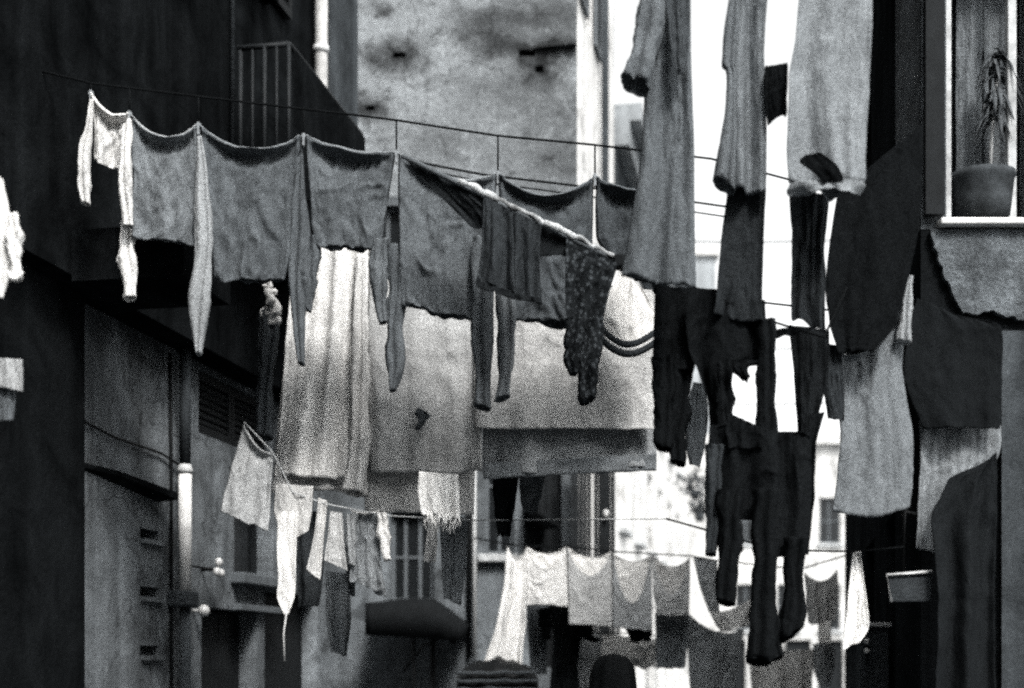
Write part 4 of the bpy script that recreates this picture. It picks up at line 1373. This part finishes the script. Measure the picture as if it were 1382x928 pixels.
single('torn_cloth', 'broad pale cloth on the lowest rope above the dark haired head', 'cloth', .62, [(811, 856, 886, 862), (811, 880, 886, 880), (815, 898, 886, 902)], 14.6, FL, folds=3, amp=.03, seed=125, hem=4)
single('dark_rag', 'small black rag tucked between the two greyest towels', 'rag', 0, [(838, 842, 880, 840), (846, 852, 880, 852), (852, 866, 878, 866)], Y5 + .15, FL, mat=bl2, folds=1, amp=.02, seed=126, hem=2)
t = thing('black_dress', 'narrow black dress hanging below the white towel of the far row', 'dress', P(762, 960, 14.4), FL)
double('body', blk, t, [(742, 818, 788, 818), (748, 850, 786, 850), (744, 900, 780, 900), (738, 975, 786, 975)], 14.4, folds=2, amp=.03, seed=127, hem=1, pinch=0)
sleeve('sleeve', blk, t, [(726, 822, 746, 818), (727, 840, 745, 842), (733, 862, 743, 862)], 14.35, seed=128)
sleeve('sleeve', bl2, t, [(778, 842, 800, 838), (782, 860, 800, 858), (800, 866, 812, 862)], 14.35, seed=129)
single('dark_cloth', 'charcoal cloth hanging left of the black dress behind the white towel', 'cloth', .1, [(712, 812, 742, 812), (712, 850, 738, 850), (716, 910, 738, 910)], 14.5, FL, folds=2, amp=.03, seed=130, hem=1)
# far right of the rope
YT = 15.5
single('white_towel', 'bright white pointed towel hanging alone at the lower right', 'towel', .9, [(1151, 744, 1161, 744), (1145, 800, 1168, 800), (1140, 845, 1171, 846), (1137, 878, 1158, 868)], 7.2, None, folds=1, amp=.02, seed=131, hem=1)
line('clothesline', 'short low rope from the board bracket to the black legs on the right', [P(1220, 738, 7.26), P(1155, 744, 7.2), P(1050, 742, 7.0), P(900, 700, 6.7)], .005)
single('grey_cloth', 'light grey draped cloth right of the black trousers', 'cloth', .5, [(1086, 772, 1130, 768), (1088, 810, 1131, 810), (1092, 840, 1128, 838)], Y5, FL, folds=3, amp=.04, seed=132, hem=2, sag=14)
single('paper_sheet', 'small square white cloth below the light grey draped one', 'cloth', .9, [(1104, 836, 1122, 836), (1104, 868, 1122, 868)], YT, None, folds=1, amp=.01, seed=133, hem=0)
single('pale_cloth', 'pale cloth low in the frame under the black trouser cuffs', 'cloth', .6, [(1010, 880, 1100, 876), (1012, 910, 1098, 910), (1015, 960, 1096, 960)], YT, None, folds=4, amp=.05, seed=134, hem=2)
single('grey_cloth', 'narrow grey cloth with rounded end below the small white square', 'cloth', .25, [(1098, 868, 1128, 868), (1098, 900, 1127, 900), (1106, 925, 1120, 925)], YT + .2, None, folds=1, amp=.02, seed=135, hem=1)
for py0, py1, Yw, lab in ((325, 323, 22, 'highest thin wire across the strip of sky'), (470, 468, 22, 'middle thin wire across the strip of sky'), (544, 542, 22, 'lowest thin wire across the strip of sky')):
    line('sky_wire', lab, [P(905, py0, Yw), P(1010, (py0 + py1) / 2 + 3, Yw), P(1190, py1, Yw)], .013, cat='wire')

# ------------------------------------------------------------------ awning, stall cover, person
aw = thing('shop_awning', 'black awning on a curved iron brace jutting from the stucco front', 'awning', (xof(560, 16.3), 16.98, 0))
m = MB()
n_ = 12
Ya, Yb = 16.98, 15.6


def hood(u, v):
    # u across, v from wall to front edge
    x0, x1 = xof(500, 16.2), xof(632, 16.2)
    z0, z1 = zof(812, 16.2), zof(842, 16.2)
    x = x0 + (x1 - x0) * u
    z = z0 + .05 * math.sin(PI * u) - .05 * v * v + (0 if u < .62 else -((u - .62) / .38) ** 1.2 * .26)
    return Vector((x, Ya + (Yb - Ya) * v, z + .012 * noise.noise(Vector((u * 5, v * 3, 1)))))


gr = [[hood(i / 16, j / 12) for i in range(17)] for j in range(13)]
low = []
for i in range(17):
    u = i / 16
    p = gr[-1][i]
    drop = .36 if u < .85 else .36 - (u - .85) / .15 * .31
    low.append(Vector((p.x, p.y + .01, zof(858 + 8 * u, 16.2) if u < .86 else p.z - drop)))
gr.append(low)
vs, fs = grid_faces(gr)
mesh('cover', vs, fs, M['tarp'], aw, solid=.01)
m = MB()
m.tube([P(590, 862, 15.9), P(572, 872, 16.0), P(556, 890, 16.3), P(545, 905, 16.9)], .016, 8)
m.build('brace', M['iron'], aw)
m = MB()
m.tube([P(558, 862, 15.9), P(559, 912, 15.9), Vector((xof(559, 15.9), 15.9, 0))], .016, 8)
m.tube([P(584, 862, 16.2), Vector((xof(586, 16.2), 16.2, 0))], .03, 8)
m.build('post', M['iron'], aw)
stl = thing('covered_stall', 'market stall under a dark humped tarpaulin at the bottom', 'stall', (xof(667, 13.2), 13.4, 0))
m = MB()
x0, x1 = xof(617, 13.2), xof(726, 13.2)
zt_ = zof(893, 13.2)
gr = []
for j in range(13):
    v = j / 12
    ln = []
    for i in range(21):
        u = i / 20
        h = zt_ - .04 + .05 * math.sin(PI * u * 1.1) + .05 * noise.noise(Vector((u * 5, v * 2, 8))) - .10 * (2 * u - 1) ** 6 - .10 * abs(2 * v - 1) ** 3
        ln.append(Vector((x0 + (x1 - x0) * u, 13.0 + .8 * v, h + .035 * noise.noise(Vector((u * 11, v * 5, 3))))))
    gr.append(ln)
gr.insert(0, [Vector((p.x, p.y - .02, .85)) for p in gr[0]])
gr.append([Vector((p.x, p.y + .02, .85)) for p in gr[-1]])
vs, fs = grid_faces(gr)
mesh('tarpaulin', vs, fs, M['iron'], stl, solid=.01)
m = MB()
rnd = random.Random(77)
for k in range(5):
    zz = zt_ - .10 - .075 * k
    pts = [Vector((x0 + (x1 - x0) * q / 10, 12.96 - .015 * rnd.random(), zz + .02 * noise.noise(Vector((q * .6, k * 3.1, 2))))) for q in range(11)]
    m.tube(pts, [.016 + .008 * noise.noise(Vector((q * .8, k * 2.0, 6))) for q in range(11)], 8)
m.build('folded_bolts', cloth_mat(.05, 0, amp=.4), stl)
m = MB()
for xx in (x0 + .05, x1 - .05):
    for yy in (13.05, 13.72):
        m.box((xx - .025, yy - .025, 0), (xx + .025, yy + .025, zt_ - .13))
m.build('frame', M['darkwood'], stl, smooth=False)

# person from behind: skin body
pX, pY = xof(826, 8.3), 8.3
pr = thing('person', 'person with dark hair seen from behind at the bottom edge', 'person', (pX, pY, 0))
joints = [(0, 0, .95), (0, .01, 1.18), (0, 0, 1.36), (0, -.01, 1.47), (0, -.03, 1.55),
          (-.18, 0, 1.35), (-.25, .02, 1.08), (-.24, -.12, .86), (.18, 0, 1.35), (.25, .02, 1.08), (.24, -.12, .86),
          (-.10, 0, .90), (-.11, -.01, .5), (-.11, .03, .08), (-.11, -.12, .03), (.10, 0, .90), (.11, .05, .5), (.11, .1, .08), (.11, -.04, .03)]
edges = [(0, 1), (1, 2), (2, 3), (3, 4), (2, 5), (5, 6), (6, 7), (2, 8), (8, 9), (9, 10), (0, 11), (11, 12), (12, 13), (13, 14), (0, 15), (15, 16), (16, 17), (17, 18)]
rad = [.15, .14, .14, .06, .055, .075, .05, .035, .075, .05, .035, .09, .06, .045, .04, .09, .06, .045, .04]
me = bpy.data.meshes.new('body')
me.from_pydata([Vector(j) for j in joints], edges, [])
bo_ = bpy.data.objects.new('body', me)
C.objects.link(bo_)
bo_.parent = pr
md = bo_.modifiers.new('skin', 'SKIN')
for i, r in enumerate(rad):
    me.skin_vertices[0].data[i].radius = (r, r * .75)
me.skin_vertices[0].data[0].use_root = True
md = bo_.modifiers.new('sub', 'SUBSURF')
md.levels = md.render_levels = 2
me.materials.append(cloth_mat(.03, 0))
m = MB()
m.sphere((pX, pY - .0, 1.54), .1, .82, 1.0, 1.15, 20, 14)
for s in (-1, 1):
    m.sphere((pX + s * .083, pY, 1.55), .03, .4, .7, 1.1, 10, 7)
m.sphere((pX, pY + .105, 1.55), .018, .8, 1, 1.2, 8, 6)
m.build('head', M['skin'], pr)
m = MB()
prof = [(1.680, .012), (1.674, .05), (1.660, .080), (1.632, .108), (1.595, .124), (1.55, .132), (1.49, .138), (1.44, .146), (1.39, .150)]
n_ = 40
for z, r in prof:
    for k in range(n_):
        a = 2 * PI * k / n_
        x, y = r * math.cos(a), r * math.sin(a) * .95
        if y > .05 and z < 1.62:
            y = .05
        q = Vector((math.cos(a) * 5, math.sin(a) * 5, z * 3))
        w = 1 + .12 * noise.noise(q) + .07 * noise.noise(q * 3)
        m.v.append(Vector((pX + x * w, pY - .012 + y * w, z + .012 * noise.noise(q * 2))))
for j in range(len(prof) - 1):
    for k in range(n_):
        k2 = (k + 1) % n_
        m.f.append((j * n_ + k, (j + 1) * n_ + k, (j + 1) * n_ + k2, j * n_ + k2))
m.f.append(tuple(range(n_)))
m.build('hair', M['hair'], pr)

# ------------------------------------------------------------------ light, sky, camera
SUN_EL, SUN_AZ = 48.0, 20.0          # hazy sun high behind the camera, slightly to the right
sd = Vector((math.sin(R(SUN_AZ)) * math.cos(R(SUN_EL)), -math.cos(R(SUN_AZ)) * math.cos(R(SUN_EL)), math.sin(R(SUN_EL))))
L = bpy.data.lights.new('sun', 'SUN')
L.energy = 1.05
L.angle = R(10)
L.color = (1, .98, .955)
lo = bpy.data.objects.new('sun', L)
C.objects.link(lo)
lo.rotation_euler = sd.to_track_quat('Z', 'Y').to_euler()
W = bpy.data.worlds.new('World')
S.world = W
W.use_nodes = True
nt = W.node_tree
bg = nt.nodes['Background']
sky = nt.nodes.new('ShaderNodeTexSky')
sky.sky_type = 'NISHITA'
sky.sun_disc = False
sky.sun_elevation = R(SUN_EL)
sky.sun_rotation = math.atan2(sd.x, sd.y)
sky.dust_density = 3.0
bw = nt.nodes.new('ShaderNodeRGBToBW')
nt.links.new(sky.outputs['Color'], bw.inputs['Color'])
mx = nt.nodes.new('ShaderNodeMix')
mx.data_type = 'RGBA'
mx.blend_type = 'MULTIPLY'
mx.inputs[0].default_value = 1
nt.links.new(bw.outputs['Val'], mx.inputs[6])
mx.inputs[7].default_value = (.985, 1, 1.0, 1)
nt.links.new(mx.outputs[2], bg.inputs['Color'])
bg.inputs['Strength'].default_value = .15

cd = bpy.data.cameras.new('camera')
cam = bpy.data.objects.new('camera', cd)
C.objects.link(cam)
cam.location = (0, 0, CZ)
cam.rotation_euler = (R(90), 0, 0)
cd.lens = 50
cd.sensor_width = 36
cd.shift_y = (HY - 464) / 1382
cd.clip_end = 5000
cd.dof.use_dof = True
cd.dof.focus_distance = 8.2
cd.dof.aperture_fstop = 1.15
S.camera = cam
S.view_settings.view_transform = 'Standard'
S.view_settings.look = 'None'
S.view_settings.exposure = 1.85
S.view_settings.gamma = 1
S.cycles.filter_width = 2.4
S.cycles.max_bounces = 6
S.cycles.diffuse_bounces = 4
S.cycles.use_denoising = False
S.cycles.use_adaptive_sampling = True
S.cycles.adaptive_threshold = .022          # the little noise left over stands in for film grain
S.cycles.adaptive_min_samples = 64
